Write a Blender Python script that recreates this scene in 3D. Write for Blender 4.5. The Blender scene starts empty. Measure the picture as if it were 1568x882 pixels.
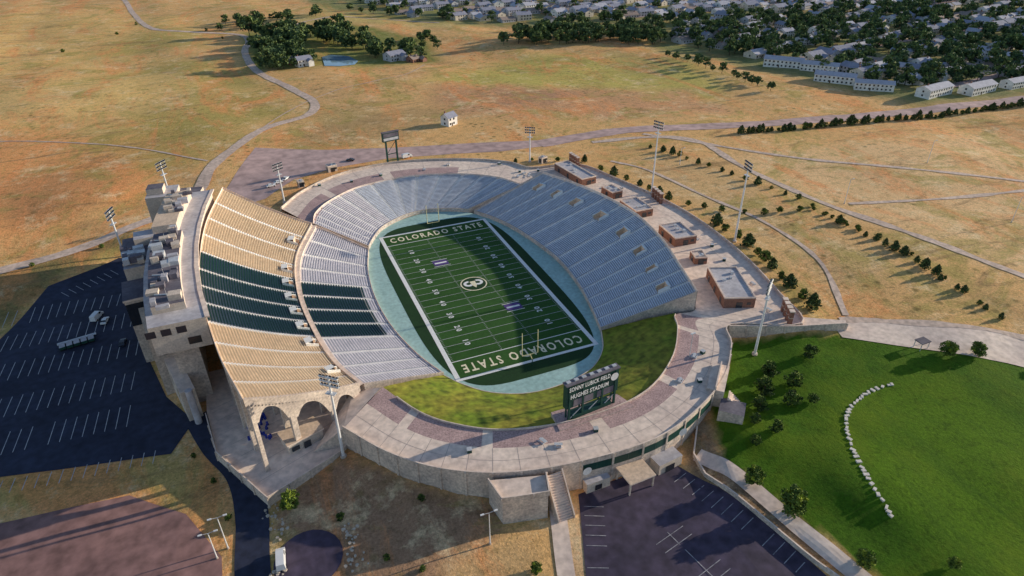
import bpy, bmesh, math, random
import numpy as np
from mathutils import Vector, Matrix
from mathutils.geometry import delaunay_2d_cdt
random.seed(7); rng=np.random.RandomState(5)
S=bpy.context.scene
COL=bpy.context.collection

# ------------------------------------------------------------------ materials
def mat(name,c1,c2=None,scale=0.5,rough=0.85,detail=5,fine=0.12,metal=0.0,bump=0.0,spec=0.3):
    m=bpy.data.materials.new(name);m.use_nodes=True;nt=m.node_tree;n=nt.nodes;l=nt.links
    b=n['Principled BSDF'];b.inputs['Roughness'].default_value=rough;b.inputs['Metallic'].default_value=metal
    b.inputs['Specular IOR Level'].default_value=spec
    g=n.new('ShaderNodeNewGeometry')
    if c2 is None:c2=tuple(c*0.72 for c in c1)
    t=n.new('ShaderNodeTexNoise');t.inputs['Scale'].default_value=scale;t.inputs['Detail'].default_value=detail;t.inputs['Roughness'].default_value=.6
    l.new(g.outputs['Position'],t.inputs['Vector'])
    r=n.new('ShaderNodeMapRange');r.inputs[1].default_value=.35;r.inputs[2].default_value=.65;l.new(t.outputs['Fac'],r.inputs[0])
    mx=n.new('ShaderNodeMix');mx.data_type='RGBA';mx.inputs[6].default_value=(*c1,1);mx.inputs[7].default_value=(*c2,1);l.new(r.outputs[0],mx.inputs[0])
    out=mx.outputs[2]
    if fine:
        t2=n.new('ShaderNodeTexNoise');t2.inputs['Scale'].default_value=scale*7;t2.inputs['Detail'].default_value=3
        l.new(g.outputs['Position'],t2.inputs['Vector'])
        r2=n.new('ShaderNodeMapRange');r2.inputs[1].default_value=.3;r2.inputs[2].default_value=.7;r2.inputs[3].default_value=1-fine*1.5;r2.inputs[4].default_value=1+fine
        l.new(t2.outputs['Fac'],r2.inputs[0])
        h=n.new('ShaderNodeMix');h.data_type='RGBA';h.blend_type='MULTIPLY';h.inputs[0].default_value=1
        l.new(out,h.inputs[6]);l.new(r2.outputs[0],h.inputs[7]);out=h.outputs[2]
        if bump:
            bp=n.new('ShaderNodeBump');bp.inputs['Strength'].default_value=bump;bp.inputs['Distance'].default_value=.3
            l.new(t2.outputs['Fac'],bp.inputs['Height']);l.new(bp.outputs[0],b.inputs['Normal'])
    l.new(out,b.inputs['Base Color'])
    return m
M={}
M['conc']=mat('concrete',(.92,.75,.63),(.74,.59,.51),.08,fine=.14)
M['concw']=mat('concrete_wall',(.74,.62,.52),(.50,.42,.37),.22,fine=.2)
M['step']=mat('concrete_step',(.56,.56,.62),(.45,.46,.52),.3)
M['joint']=mat('pavement_joint',(.50,.41,.37),(.40,.33,.30),.3)
M['aisle']=mat('aisle_concrete',(.90,.88,.86),(.78,.76,.75),.3)
M['alum']=mat('aluminium_bench_shaded',(.86,.91,.98),(.70,.77,.88),.08,rough=.4,metal=.0,spec=.5)  # blue sky-lit shade put into the bench colour
M['alumw']=mat('aluminium_bench_sunlit',(.92,.86,.88),(.80,.74,.78),.08,rough=.5,spec=.5)  # sunlit copy of the bench, warm light put into the colour
M['tan']=mat('tan_bench_sunlit',(.97,.77,.53),(.84,.65,.44),.08,rough=.7)  # wood tan with the low sun's warmth put into the colour
M['tanstep']=mat('tan_step',(.66,.50,.34),(.56,.42,.28),.2)
M['gseat']=mat('green_seat',(.010,.050,.042),(.02,.075,.065),.3,rough=.5)
M['paver']=mat('mauve_paver',(.58,.40,.38),(.44,.30,.29),.3,fine=.25)
M['asph']=mat('asphalt',(.040,.048,.088),(.026,.031,.058),.06,fine=.2)  # both asphalts: blue of the shadows put into the base colour
M['asph2']=mat('asphalt_worn',(.095,.072,.115),(.060,.048,.078),.05,fine=.25)
M['dirtroad']=mat('dirt_road',(.74,.57,.47),(.58,.44,.36),.08,fine=.2)
M['gravel']=mat('gravel_lot',(.60,.42,.39),(.47,.33,.31),.03,fine=.2)
M['dirt']=mat('brown_dirt',(.36,.20,.18),(.27,.15,.14),.04,fine=.25)
M['white']=mat('white_paint',(.92,.92,.91),(.86,.86,.85),.5)
M['line']=mat('faded_line',(.70,.70,.72),(.46,.46,.50),.5)
M['line2']=mat('worn_line',(.55,.53,.56),(.22,.21,.24),.7)
M['turf']=mat('field_turf',(.030,.104,.014),(.023,.084,.011),.15)
M['turfb']=mat('field_turf_band',(.037,.118,.018),(.029,.096,.014),.15)
M['turf2']=mat('apron_turf',(.014,.056,.014),(.011,.044,.012),.2)
M['turqu']=mat('track_apron',(.42,.62,.60),(.35,.54,.52),.1)
M['berm']=mat('berm_grass',(.15,.22,.015),(.30,.26,.035),.06,fine=.35,bump=.5)
M['gold']=mat('gold_paint',(.94,.86,.62),(.86,.78,.56),.5)
M['purple']=mat('purple_paint',(.12,.07,.28),(.10,.06,.22),.5)
M['roof']=mat('flat_roof_grey',(.60,.57,.59),(.42,.40,.44),.12)
M['roofd']=mat('flat_roof_dark',(.21,.19,.22),(.11,.10,.13),.15)
M['rooft']=mat('flat_roof_tan',(.82,.62,.46),(.62,.47,.35),.2)
M['brick']=mat('red_brick',(.34,.17,.12),(.24,.12,.085),1.0,fine=.3)
M['wallb']=mat('stucco_wall',(.76,.63,.52),(.60,.50,.42),.3)
M['glass']=mat('dark_glass',(.02,.025,.035),(.03,.035,.045),.5,rough=.12,spec=.8)
M['metal']=mat('galvanised_steel',(.68,.69,.72),(.55,.56,.58),.5,rough=.4,metal=.2)
M['dgreen']=mat('dark_green_panel',(.010,.055,.045),(.014,.07,.055),.3,rough=.5)
M['lamp']=mat('lamp_housing',(.86,.86,.86),(.70,.70,.72),1.,rough=.3)
M['bark']=mat('bark',(.12,.085,.06),(.08,.055,.04),2)
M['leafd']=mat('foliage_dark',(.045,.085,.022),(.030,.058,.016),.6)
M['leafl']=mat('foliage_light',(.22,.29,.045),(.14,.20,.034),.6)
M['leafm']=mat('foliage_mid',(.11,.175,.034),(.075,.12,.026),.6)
M['leafy']=mat('foliage_yellow',(.36,.42,.04),(.25,.33,.04),.6)
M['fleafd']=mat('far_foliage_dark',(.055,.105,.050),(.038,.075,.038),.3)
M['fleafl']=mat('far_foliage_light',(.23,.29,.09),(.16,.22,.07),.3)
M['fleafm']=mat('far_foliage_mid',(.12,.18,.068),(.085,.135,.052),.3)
M['pined']=mat('pine_dark',(.042,.080,.032),(.03,.056,.024),.8)
M['pinel']=mat('pine_light',(.13,.18,.05),(.09,.13,.04),.8)
M['rock']=mat('pale_stone',(.70,.59,.48),(.44,.38,.31),.6)
M['rockl']=mat('white_stone',(.88,.80,.72),(.66,.60,.55),.6)
M['water']=mat('pond_water',(.20,.32,.44),(.22,.36,.48),.05,rough=.06,spec=.8)
M['hwall1']=mat('siding_cream',(.82,.72,.60),None,.3)
M['hwall2']=mat('siding_grey',(.58,.58,.62),None,.3)
M['hwall3']=mat('siding_white',(.92,.89,.86),None,.3,fine=.05)
M['hroof1']=mat('shingle_grey',(.34,.35,.44),(.26,.27,.35),.4)
M['hroof2']=mat('shingle_brown',(.40,.31,.27),(.29,.23,.21),.4)
M['hroof3']=mat('shingle_light',(.54,.54,.62),(.43,.43,.50),.4)
M['carw']=mat('white_car_paint',(.85,.85,.86),(.80,.80,.82),.5,rough=.25,spec=.6,fine=0)
M['card']=mat('dark_car_paint',(.03,.035,.06),None,.5,rough=.25,spec=.6,fine=0)
M['tyre']=mat('tyre_rubber',(.02,.02,.02),None,.5,fine=0)
M['blue']=mat('blue_plastic',(.05,.08,.45),None,.5)
M['yel']=mat('goalpost_paint',(.90,.82,.45),None,.5,fine=0)

# ------------------------------------------------------------------ mesh builder
class MB:
    def __init__(s):s.v=[];s.f=[];s.m=[];s.mats=[]
    def mi(s,k):
        if k not in s.mats:s.mats.append(k)
        return s.mats.index(k)
    def face(s,pts,k):
        i=len(s.v);s.v+=[tuple(p) for p in pts];s.f.append(tuple(range(i,i+len(pts))));s.m.append(s.mi(k))
    def prism(s,poly,z0,z1,k,top=None,bottom=False):
        n=len(poly);a=sum(poly[i][0]*poly[(i+1)%n][1]-poly[(i+1)%n][0]*poly[i][1] for i in range(n))
        if a<0:poly=poly[::-1]
        f0=(lambda p:z0(p)) if callable(z0) else (lambda p:z0)
        f1=(lambda p:z1(p)) if callable(z1) else (lambda p:z1)
        for i in range(n):
            a,b=poly[i],poly[(i+1)%n]
            s.face([(a[0],a[1],f0(a)),(b[0],b[1],f0(b)),(b[0],b[1],f1(b)),(a[0],a[1],f1(a))],k)
        s.face([(p[0],p[1],f1(p)) for p in poly],top or k)
        if bottom:s.face([(p[0],p[1],f0(p)) for p in poly[::-1]],k)
    def box(s,cx,cy,z0,z1,sx,sy,rot=0,k='conc',top=None,bottom=True):
        c,sn=math.cos(rot),math.sin(rot);P=[]
        for a,b in((-1,-1),(1,-1),(1,1),(-1,1)):
            x,y=a*sx/2,b*sy/2;P.append((cx+x*c-y*sn,cy+x*sn+y*c))
        s.prism(P,z0,z1,k,top,bottom)
    def beam(s,a,b,w,k,w2=None):
        a=Vector(a);b=Vector(b);d=(b-a).normalized();up=Vector((0,0,1)) if abs(d.z)<.95 else Vector((1,0,0))
        x=d.cross(up).normalized();y=x.cross(d).normalized();w2=w if w2 is None else w2
        A=[a+x*i*w/2+y*j*w/2 for i,j in((-1,-1),(1,-1),(1,1),(-1,1))];B=[b+x*i*w2/2+y*j*w2/2 for i,j in((-1,-1),(1,-1),(1,1),(-1,1))]
        for i in range(4):
            j=(i+1)%4;s.face([A[i],A[j],B[j],B[i]],k)
        s.face(A[::-1],k);s.face(B,k)
    def tube(s,a,b,r0,r1,k,n=8):
        a=Vector(a);b=Vector(b);d=(b-a).normalized();up=Vector((0,0,1)) if abs(d.z)<.95 else Vector((1,0,0))
        x=d.cross(up).normalized();y=x.cross(d).normalized()
        A=[a+(x*math.cos(t)+y*math.sin(t))*r0 for t in [2*math.pi*i/n for i in range(n)]]
        B=[b+(x*math.cos(t)+y*math.sin(t))*r1 for t in [2*math.pi*i/n for i in range(n)]]
        for i in range(n):
            j=(i+1)%n;s.face([A[i],A[j],B[j],B[i]],k)
        s.face(B,k);s.face(A[::-1],k)
    def mesh(s,name):
        me=bpy.data.meshes.new(name);me.from_pydata(s.v,[],s.f);me.update()
        for k in s.mats:me.materials.append(M[k])
        me.polygons.foreach_set('material_index',s.m)
        return me
    def obj(s,name,parent=None,loc=None):
        o=bpy.data.objects.new(name,s.mesh(name));COL.objects.link(o)
        if parent:o.parent=parent
        if loc:o.location=loc
        return o
def empty(name,loc=(0,0,0)):
    o=bpy.data.objects.new(name,None);COL.objects.link(o);o.location=loc;o.empty_display_size=1;return o
def inst(name,me,loc,rot=0,sc=1,parent=None):
    o=bpy.data.objects.new(name,me);COL.objects.link(o);o.location=loc;o.rotation_euler=(0,0,rot)
    o.scale=(sc,sc,sc) if not isinstance(sc,tuple) else sc
    if parent:o.parent=parent
    return o
def crom(P,sub):
    P=[np.array(p,float) for p in P];out=[]
    for i in range(len(P)-1):
        p0=P[i-1] if i>0 else 2*P[0]-P[1];p1=P[i];p2=P[i+1];p3=P[i+2] if i+2<len(P) else 2*P[-1]-P[-2]
        for k in range(sub):
            t=k/sub;out.append(.5*((2*p1)+(-p0+p2)*t+(2*p0-5*p1+4*p2-p3)*t*t+(-p0+3*p1-3*p2+p3)*t**3))
    out.append(P[-1]);return out
def resamp(P,step):
    P=[np.array(p,float) for p in P];out=[P[0]]
    for a,b in zip(P[:-1],P[1:]):
        n=max(1,int(np.linalg.norm(b[:2]-a[:2])/step))
        for k in range(1,n+1):out.append(a+(b-a)*k/n)
    return out

# ------------------------------------------------------------------ terrain
CT=[(-168,31,0),(-130,55,.5),(-116,0,0),(-112,-45,0),(-153,-43,0),(-140,0,0),(-165,-10,0),(-105,30,1),(-92,0,1),(-75,0,1),(-80,-40,1),(-95,-62,0),(-93,-90,-.5),(-93,-115,-1),
(-120,-72,-1),(-150,-66,-1),(-140,-100,-1),(-180,-90,-1),(-60,-100,.5),(-75,-90,.5),(-78,-105,-.3),(-48,-97,3),(-58,-86,3.5),(-40,-104,1.5),(-40,-125,-.5),(-30,-110,0),(-20,-112,0),(-25,-135,-.5),(-10,-115,0),(12,-114,0),(0,-125,0),(0,-150,0),(26,-152,0),(22,-118,0),(-30,-170,-1),(20,-190,0),
(31,-122,2.5),(36,-150,2),(45,-112,4.5),(70,-172,3.5),(62,-84,5),(50,-97,4.5),(90,-97,6),(80,-120,5),(100,-150,5),(140,-128,5.5),(100,-89,7),(60,-140,5),(150,-200,5),
(92,-83,8.3),(104,-60,8.5),(110,-30,8.6),(113,0,8.6),(110,30,8.6),(103,60,8.6),(92,88,8.6),(65,95,8.6),(60,105,8.6),(35,120,8.6),(0,130,8.6),(-30,125,8.6),(-55,110,8.4),(-68,92,8),
(-85,100,7),(-100,118,7.5),(-125,105,5.5),(-152,92,4.5),(-176,84,4),(-95,80,4),(-90,160,9),(-63,216,9),(-150,150,9),(-220,120,8),(-260,0,2),(-250,-100,0),(-200,40,2),
(150,0,9),(180,-50,9),(145,-60,9),(140,-105,7.5),(180,-100,8.5),(150,90,9),(250,0,9),(250,-100,9),(200,-150,7),(0,180,9),(100,180,9),(300,150,9),(0,300,9),(-300,300,9),(200,400,9),(400,400,9),(-50,450,9),(500,50,9),(-100,700,9),(300,700,9),(-400,600,11),(700,300,9),(-600,200,12),(-500,-300,0),(0,-500,-2),(400,-400,6),(-300,1200,9),(600,1200,9),(1200,600,9)]
CT=np.array(CT,float)
RING_IN=[(-50,-60),(-43,-75),(-35,-84),(-24,-91),(-8,-95),(10,-95),(24,-91),(38,-81),(48,-69),(52,-62),(61,-61.5),(67,-43),(73,-22),(76,2),(73,26),(67,46),(60,62),(52,66),(43,81),(25,94),(-1,101),(-26,97.5),(-43,85),(-53,62)]
RING_OUT=[(-64,-73),(-55,-87),(-44,-98),(-29,-106),(-10,-110),(12,-110.5),(30,-105),(46,-96),(58,-84),(65,-75),(87,-84),(94,-66),(102,-35),(105.5,0),(103,28),(97,55),(89,80),(64,86),(56,99),(34,114),(0,124),(-30,119),(-52,103),(-64,86)]
def pip(x,y,poly):
    ins=np.zeros(x.shape,bool);d=np.full(x.shape,1e9);n=len(poly)
    for i in range(n):
        ax,ay=poly[i][:2];bx,by=poly[(i+1)%n][:2]
        c=((ay>y)!=(by>y))&(x<(bx-ax)*(y-ay)/((by-ay) if by!=ay else 1e-9)+ax);ins^=c
        ex,ey=bx-ax,by-ay;t=np.clip(((x-ax)*ex+(y-ay)*ey)/(ex*ex+ey*ey+1e-9),0,1)
        d=np.minimum(d,np.hypot(x-ax-t*ex,y-ay-t*ey))
    return np.where(ins,d,-d)
def terr(x,y,carve=True):
    x=np.atleast_1d(np.asarray(x,float));y=np.atleast_1d(np.asarray(y,float))
    num=np.zeros(x.shape);den=np.zeros(x.shape)
    for cx,cy,cz in CT:
        w=1/(((x-cx)**2+(y-cy)**2+9)**1.6);num+=w*cz;den+=w
    z=num/den
    far=np.clip((np.hypot(x,y)-150)/250,0,1)
    z+=far*(1.5*np.sin(x*.011+1)*np.cos(y*.009)+.8*np.sin(x*.03+y*.02)+.7*np.sin(x*.055-y*.025+2)*np.sin(y*.03+x*.012)+.25*np.sin(x*.11+y*.05+np.sin(y*.04)*2))
    if carve:
        d=pip(x,y,RING_OUT);t=np.clip((d-1.2)/3.,0,1);z=z*(1-t)-2.5*t
    return z
def T(x,y):return float(terr(x,y)[0])
def axis(lo,hi,a,b,s0,g):
    c=list(np.arange(a,b+.01,s0));s=s0;x=b
    while x<hi:s*=g;x+=s;c.append(x)
    s=s0;x=a
    while x>lo:s*=g;x-=s;c.insert(0,x)
    return np.array(c)
gx=axis(-2600,3200,-190,230,2.4,1.032);gy=axis(-900,4200,-190,160,2.4,1.024)
X,Y=np.meshgrid(gx,gy);nx,ny=len(gx),len(gy);xf,yf=X.ravel(),Y.ravel();zf=terr(xf,yf)
def vnoise(x,y,s,seed):
    r=np.random.RandomState(seed);o=np.zeros(x.shape)
    for k in range(6):
        a=r.uniform(0,6.28);f=r.uniform(.6,1.6)/s;o+=np.sin((x*math.cos(a)+y*math.sin(a))*f*6.28+r.uniform(0,6.28))
    return o/6
colr=np.zeros((len(xf),4));colr[:,:3]=(.84,.50,.21);colr[:,3]=1;lawn=np.zeros(len(xf))
def paint(poly,c,fe=6,amt=1,lw=0,nz=4,ns=20):
    d=pip(xf,yf,poly)+nz*vnoise(xf,yf,ns,len(poly)*7+int(c[0]*1000));w=np.clip(d/fe+.5,0,1)*amt
    for i in range(3):colr[:,i]=colr[:,i]*(1-w)+c[i]*w
    lawn[:]=lawn*(1-w)+lw*w
G_OR=(.90,.42,.16);G_OL=(.50,.40,.12)
paint([(-500,100),(-200,90),(-110,160),(-80,230),(-150,320),(-500,330)],G_OR,25,.95,nz=12,ns=50)
paint([(-150,240),(-60,230),(-45,280),(-60,400),(-100,480),(-200,420)],G_OL,30,.85,nz=18,ns=60)
paint([(-260,300),(-150,260),(-90,330),(-120,420),(-260,430)],(.88,.58,.23),40,.8,nz=20,ns=70)
paint([(-95,170),(-70,215),(-105,260),(-150,220),(-120,160)],G_OL,25,.7,nz=10,ns=40)
paint([(-180,120),(-130,140),(-140,200),(-200,190)],(.62,.30,.13),20,.7,nz=12,ns=40)
paint([(-400,420),(-150,440),(-90,700),(-300,900),(-600,800)],(.84,.54,.20),60,.8)
paint([(-200,520),(-90,520),(-75,640),(-150,640)],G_OL,30,.7)
paint([(60,300),(180,350),(300,280),(270,180),(210,150),(150,230)],(.60,.52,.14),26,.88,nz=8,ns=50)
paint([(50,200),(140,150),(230,130),(240,190),(120,260),(70,290)],(.70,.37,.20),20,.85,nz=8,ns=50)
paint([(90,205),(150,195),(160,225),(110,245)],(.48,.27,.17),18,.75,nz=8,ns=30)
paint([(230,260),(330,250),(320,320),(250,330)],(.50,.40,.15),20,.6,nz=8,ns=30)
paint([(-30,200),(60,190),(50,320),(-20,320)],(.74,.45,.20),25,.8)
paint([(-40,200),(10,200),(10,250),(-30,250)],(.50,.36,.15),25,.75,nz=8,ns=30)
paint([(-55,170),(20,165),(60,205),(40,230),(-40,215)],(.52,.34,.16),15,.75,nz=6,ns=30)
paint([(110,-70),(150,-70),(158,60),(120,85),(112,30),(118,-20)],(.76,.50,.24),14,.8)
paint([(170,60),(300,40),(420,20),(400,-200),(200,-120),(178,-40)],(.92,.61,.32),20,.8)
paint([(300,330),(365,429),(209,505),(60,660),(0,1200),(3000,2500),(3000,-400),(520,60),(360,90),(330,200)],(.21,.25,.11),20,.9,.6)
paint([(-60,395),(100,365),(120,470),(60,600),(-55,600)],(.22,.27,.07),15,.9,.6)
paint([(60,600),(160,520),(210,510),(120,620),(60,700),(-60,640)],(.66,.52,.20),15,.8,.3)
paint([(-190,20),(-168,40),(-150,72),(-118,88),(-100,70),(-98,90),(-130,97),(-160,84),(-190,76)],(.20,.17,.07),6,.85,.2)  # dark brush, with the embankment's shade put into the colour
paint([(-200,-42),(-150,-44),(-108,-56),(-98,-62),(-97,-92),(-106,-78),(-120,-62),(-150,-58),(-200,-56)],(.62,.43,.15),3,.9,.1,1.5,8)
paint([(-66,-76),(-55,-89),(-44,-100),(-30,-108),(-32,-114),(-40,-118),(-30,-140),(-75,-150),(-84,-110),(-86,-84)],(.40,.24,.15),3,.95,0,1,8)
paint([(-50,-118),(-30,-116),(-28,-150),(-60,-150)],(.74,.47,.22),6,.8,0,2,8)
paint([(-20,-114),(-13,-114),(-22,-140),(-27,-140)],(.85,.56,.31),1.5,.9,0,.4)
paint([(62,-77),(88,-87),(101,-93),(148,-128),(160,-220),(60,-230),(38,-161),(29,-119),(38,-100),(52,-90)],(.070,.158,.010),2,1,1,.5)
paint([(66,-118),(85,-113),(110,-118),(120,-160),(100,-220),(60,-190),(57,-140)],(.115,.215,.010),8,.8,1,1.5)
paint([(24,-106),(36,-101),(29,-119),(36,-158),(30,-152),(20,-118)],(.30,.21,.14),2,.9,0,.5)
me=bpy.data.meshes.new('ground')
idx=np.arange(nx*ny).reshape(ny,nx)
F=np.stack([idx[:-1,:-1],idx[:-1,1:],idx[1:,1:],idx[1:,:-1]],-1).reshape(-1,4)
me.from_pydata(np.stack([xf,yf,zf],1).tolist(),[],F.tolist());me.update()
ca=me.color_attributes.new('Col','FLOAT_COLOR','POINT');ca.data.foreach_set('color',colr.ravel())
la=me.attributes.new('lawn','FLOAT','POINT');la.data.foreach_set('value',lawn)
for p in me.polygons:p.use_smooth=True
gm=bpy.data.materials.new('ground_grass');gm.use_nodes=True;nt=gm.node_tree;n=nt.nodes;l=nt.links
b=n['Principled BSDF'];b.inputs['Roughness'].default_value=.95;b.inputs['Specular IOR Level'].default_value=.1
geo=n.new('ShaderNodeNewGeometry');at=n.new('ShaderNodeAttribute');at.attribute_name='Col';lw=n.new('ShaderNodeAttribute');lw.attribute_name='lawn'
def NZ(scale,det=6,ro=.6,stretch=None,dist=0):
    t=n.new('ShaderNodeTexNoise');t.inputs['Scale'].default_value=scale;t.inputs['Detail'].default_value=det;t.inputs['Roughness'].default_value=ro;t.inputs['Distortion'].default_value=dist
    if stretch:
        mp=n.new('ShaderNodeMapping');mp.inputs['Scale'].default_value=stretch;mp.inputs['Rotation'].default_value=(0,0,.5);l.new(geo.outputs['Position'],mp.inputs[0]);l.new(mp.outputs[0],t.inputs['Vector'])
    else:l.new(geo.outputs['Position'],t.inputs['Vector'])
    return t.outputs['Fac']
def MR(s,a,b_,c,d):
    r=n.new('ShaderNodeMapRange');r.inputs[1].default_value=a;r.inputs[2].default_value=b_;r.inputs[3].default_value=c;r.inputs[4].default_value=d;l.new(s,r.inputs[0]);return r.outputs[0]
def MX(f,a,c,mode='MIX'):
    m=n.new('ShaderNodeMix');m.data_type='RGBA';m.blend_type=mode
    for s,i in((f,0),(a,6),(c,7)):
        if isinstance(s,(int,float)):m.inputs[i].default_value=s if i==0 else (s,s,s,1)
        elif isinstance(s,tuple):m.inputs[i].default_value=(*s,1)
        else:l.new(s,m.inputs[i])
    return m.outputs[2]
def MA(op,a,b_):
    m=n.new('ShaderNodeMath');m.operation=op
    for s,i in((a,0),(b_,1)):
        if isinstance(s,(int,float)):m.inputs[i].default_value=s
        else:l.new(s,m.inputs[i])
    return m.outputs[0]
dry=MA('SUBTRACT',1,lw.outputs['Fac'])
c=at.outputs['Color']
c=MX(MA('MULTIPLY',MR(NZ(.016,8,.72,dist=1.8),.51,.60,0,.72),dry),c,(.46,.37,.11))
c=MX(MA('MULTIPLY',MR(NZ(.030,8,.78,(1,.3,1),1),.50,.62,0,.75),dry),c,(.90,.37,.14))
c=MX(MA('MULTIPLY',MR(NZ(.07,7,.8),.53,.66,0,.75),dry),c,(.97,.74,.44))
c=MX(MA('MULTIPLY',MR(NZ(.04,8,.82,(.25,1,1),2),.54,.64,0,.65),dry),c,(.32,.20,.10))
vo=n.new('ShaderNodeTexVoronoi');vo.inputs['Scale'].default_value=.16;vo.inputs['Randomness'].default_value=1;l.new(geo.outputs['Position'],vo.inputs['Vector'])
tuft=MA('MULTIPLY',MA('MULTIPLY',MR(vo.outputs['Distance'],.10,.26,.75,0),MR(NZ(.02,4,.6),.46,.58,0,1)),dry)
c=MX(tuft,c,(.22,.17,.06))
c=MX(MR(NZ(.3,6,.8),.50,.68,0,.75),c,MX(1,c,(.42,.45,.38),'MULTIPLY'))
c=MX(1,c,MR(NZ(1.3,5,.8),.3,.7,.62,1.3),'MULTIPLY')
c=MX(MA('MULTIPLY',MR(NZ(.05,5,.7),.45,.65,0,.45),lw.outputs['Fac']),c,(.17,.23,.015))
c=MX(MA('MULTIPLY',MR(NZ(.12,6,.7,(1,.2,1),.6),.5,.66,0,.4),lw.outputs['Fac']),c,(.045,.11,.012))
l.new(c,b.inputs['Base Color'])
bp=n.new('ShaderNodeBump');bp.inputs['Strength'].default_value=.6;bp.inputs['Distance'].default_value=.45
l.new(NZ(.9,5,.75),bp.inputs['Height']);l.new(bp.outputs[0],b.inputs['Normal'])
me.materials.append(gm);go=bpy.data.objects.new('ground',me);COL.objects.link(go)

# ------------------------------------------------------------------ draped sheets
def sheet(name,poly,k,off=.08,step=4,flat=None,parent=None):
    P=resamp(list(poly)+[poly[0]],step)[:-1];n0=len(P)
    xs=np.array([p[0] for p in P]);ys=np.array([p[1] for p in P])
    pts=[Vector((p[0],p[1])) for p in P]
    if flat is None:
        gx_,gy_=np.meshgrid(np.arange(xs.min(),xs.max(),step),np.arange(ys.min(),ys.max(),step))
        d=pip(gx_.ravel(),gy_.ravel(),P);ok=d>step*.4
        pts+=[Vector((a,b_)) for a,b_ in zip(gx_.ravel()[ok],gy_.ravel()[ok])]
    r=delaunay_2d_cdt(pts,[(i,(i+1)%n0) for i in range(n0)],[],1,1e-4)
    vx=np.array([v.x for v in r[0]]);vy=np.array([v.y for v in r[0]])
    z=terr(vx,vy)+off if flat is None else np.full(len(vx),flat)
    me=bpy.data.meshes.new(name);me.from_pydata(list(zip(vx.tolist(),vy.tolist(),z.tolist())),[],[tuple(f) for f in r[2]]);me.update()
    bm=bmesh.new();bm.from_mesh(me)
    for f in bm.faces:
        if f.normal.z<0:f.normal_flip()
    bm.to_mesh(me);bm.free()
    me.materials.append(M[k]);o=bpy.data.objects.new(name,me);COL.objects.link(o)
    if parent:o.parent=parent
    return o
def strip(name,pts,w,k,off=.1,sub=8,parent=None,jit=.0,step=3):
    P=crom([p[:2] for p in pts],sub) if len(pts)>2 else [np.array(p[:2],float) for p in pts]
    P=resamp(P,step);mb=MB();L=[];nn=4
    for i,p in enumerate(P):
        t=P[min(i+1,len(P)-1)]-P[max(i-1,0)];t/=np.linalg.norm(t)+1e-9;nrm=np.array([-t[1],t[0]])
        ww=w*(1+jit*math.sin(i*.7)*.5+jit*random.uniform(-.5,.5));L.append([p+nrm*ww*(j/nn-.5) for j in range(nn+1)])
    A=np.array(L);Z=terr(A[...,0].ravel(),A[...,1].ravel()).reshape(A.shape[:2])+off
    for i in range(len(L)-1):
        for j in range(nn):
            q=[(i,j),(i+1,j),(i+1,j+1),(i,j+1)][::-1]
            mb.face([(A[a][0],A[a][1],Z[a]) for a in q],k)
    return mb.obj(name,parent)
sheet('asphalt_parking_lot',[(-240,30),(-168,31),(-157,62),(-133,76),(-119,70),(-118,30),(-119,0),(-112,-27),(-104,-42),(-110,-54),(-153,-45),(-240,-40)],'asph',.1)
strip('access_road',[(-103,-40),(-98,-56),(-92,-70),(-90.5,-85),(-91.5,-103),(-92,-140)],8,'asph',.16)
sheet('dirt_lot',[(-220,-66),(-150,-62),(-120,-65),(-106,-78),(-98,-95),(-98,-150),(-220,-150)],'dirt',.12)
cul=[(-79+8*math.cos(a),-104+8*math.sin(a)) for a in np.linspace(0,6.28,25)[:-1]]
sheet('turnaround_pavement',cul,'asph2',.14,3)
sheet('asphalt_parking_lot.001',[(-11.5,-112),(-2,-111.5),(12,-112),(18,-114),(23,-125),(29,-152),(34,-200),(-40,-200),(-30,-150),(-21,-134)],'asph2',.1)
sheet('gravel_road_lot',[(-69,184),(-30,163),(4,151),(50,140),(96,126),(96,117),(60,119),(35,126),(-1,134),(-30,132),(-54,124),(-70,105),(-82,103),(-88,125)],'gravel',.08)
strip('gravel_road',[(85,122),(120,124),(150,122),(215,104),(300,90),(436,71),(700,30)],12,'gravel',.14,jit=.1)
strip('dirt_road',[(-240,60),(-177,81),(-154,87),(-129,102),(-104,121),(-91,165),(-63,216),(-32,240),(-23,272),(-32,316),(-54,399),(-58,475),(-51,544),(-68,593),(-141,651),(-174,798),(-196,944),(-260,1300)],6.5,'dirtroad',.2,jit=.12)
for pp,w in (([(115,112),(150,105),(172,88),(169,45),(170,0),(178,-40),(190,-95),(200,-180)],4),([(150,112),(199,50),(240,10),(284,-29),(340,-80)],3),([(182,-15),(225,-28),(272,-37),(340,-50)],2.5),([(104,-85),(118,-92),(147,-112),(170,-140)],3),
             ([(109,80),(120,60),(126,20),(132,-15),(128,-50),(108,-84)],2.0),([(-95,170),(-150,230),(-250,280),(-400,300)],1.3),([(-51,544),(0,610),(60,640),(160,560)],4),([(-74,195),(-40,260),(0,300),(60,330),(85,362)],1.1)):
    strip('dirt_track',pp,w,'dirtroad',.17,jit=.4)
sheet('concrete_road',[(100,-84),(118,-92),(147,-112),(175,-128),(175,-150),(158,-150),(135,-123),(97,-93)],'conc',.12)
strip('concrete_walkway',[(25,-113),(28,-120),(31,-135),(35,-158),(42,-190)],4.6,'conc',.2)
strip('concrete_walkway.001',[(-17.5,-111),(-20,-118),(-25,-132),(-32,-155)],4.2,'conc',.2)
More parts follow.
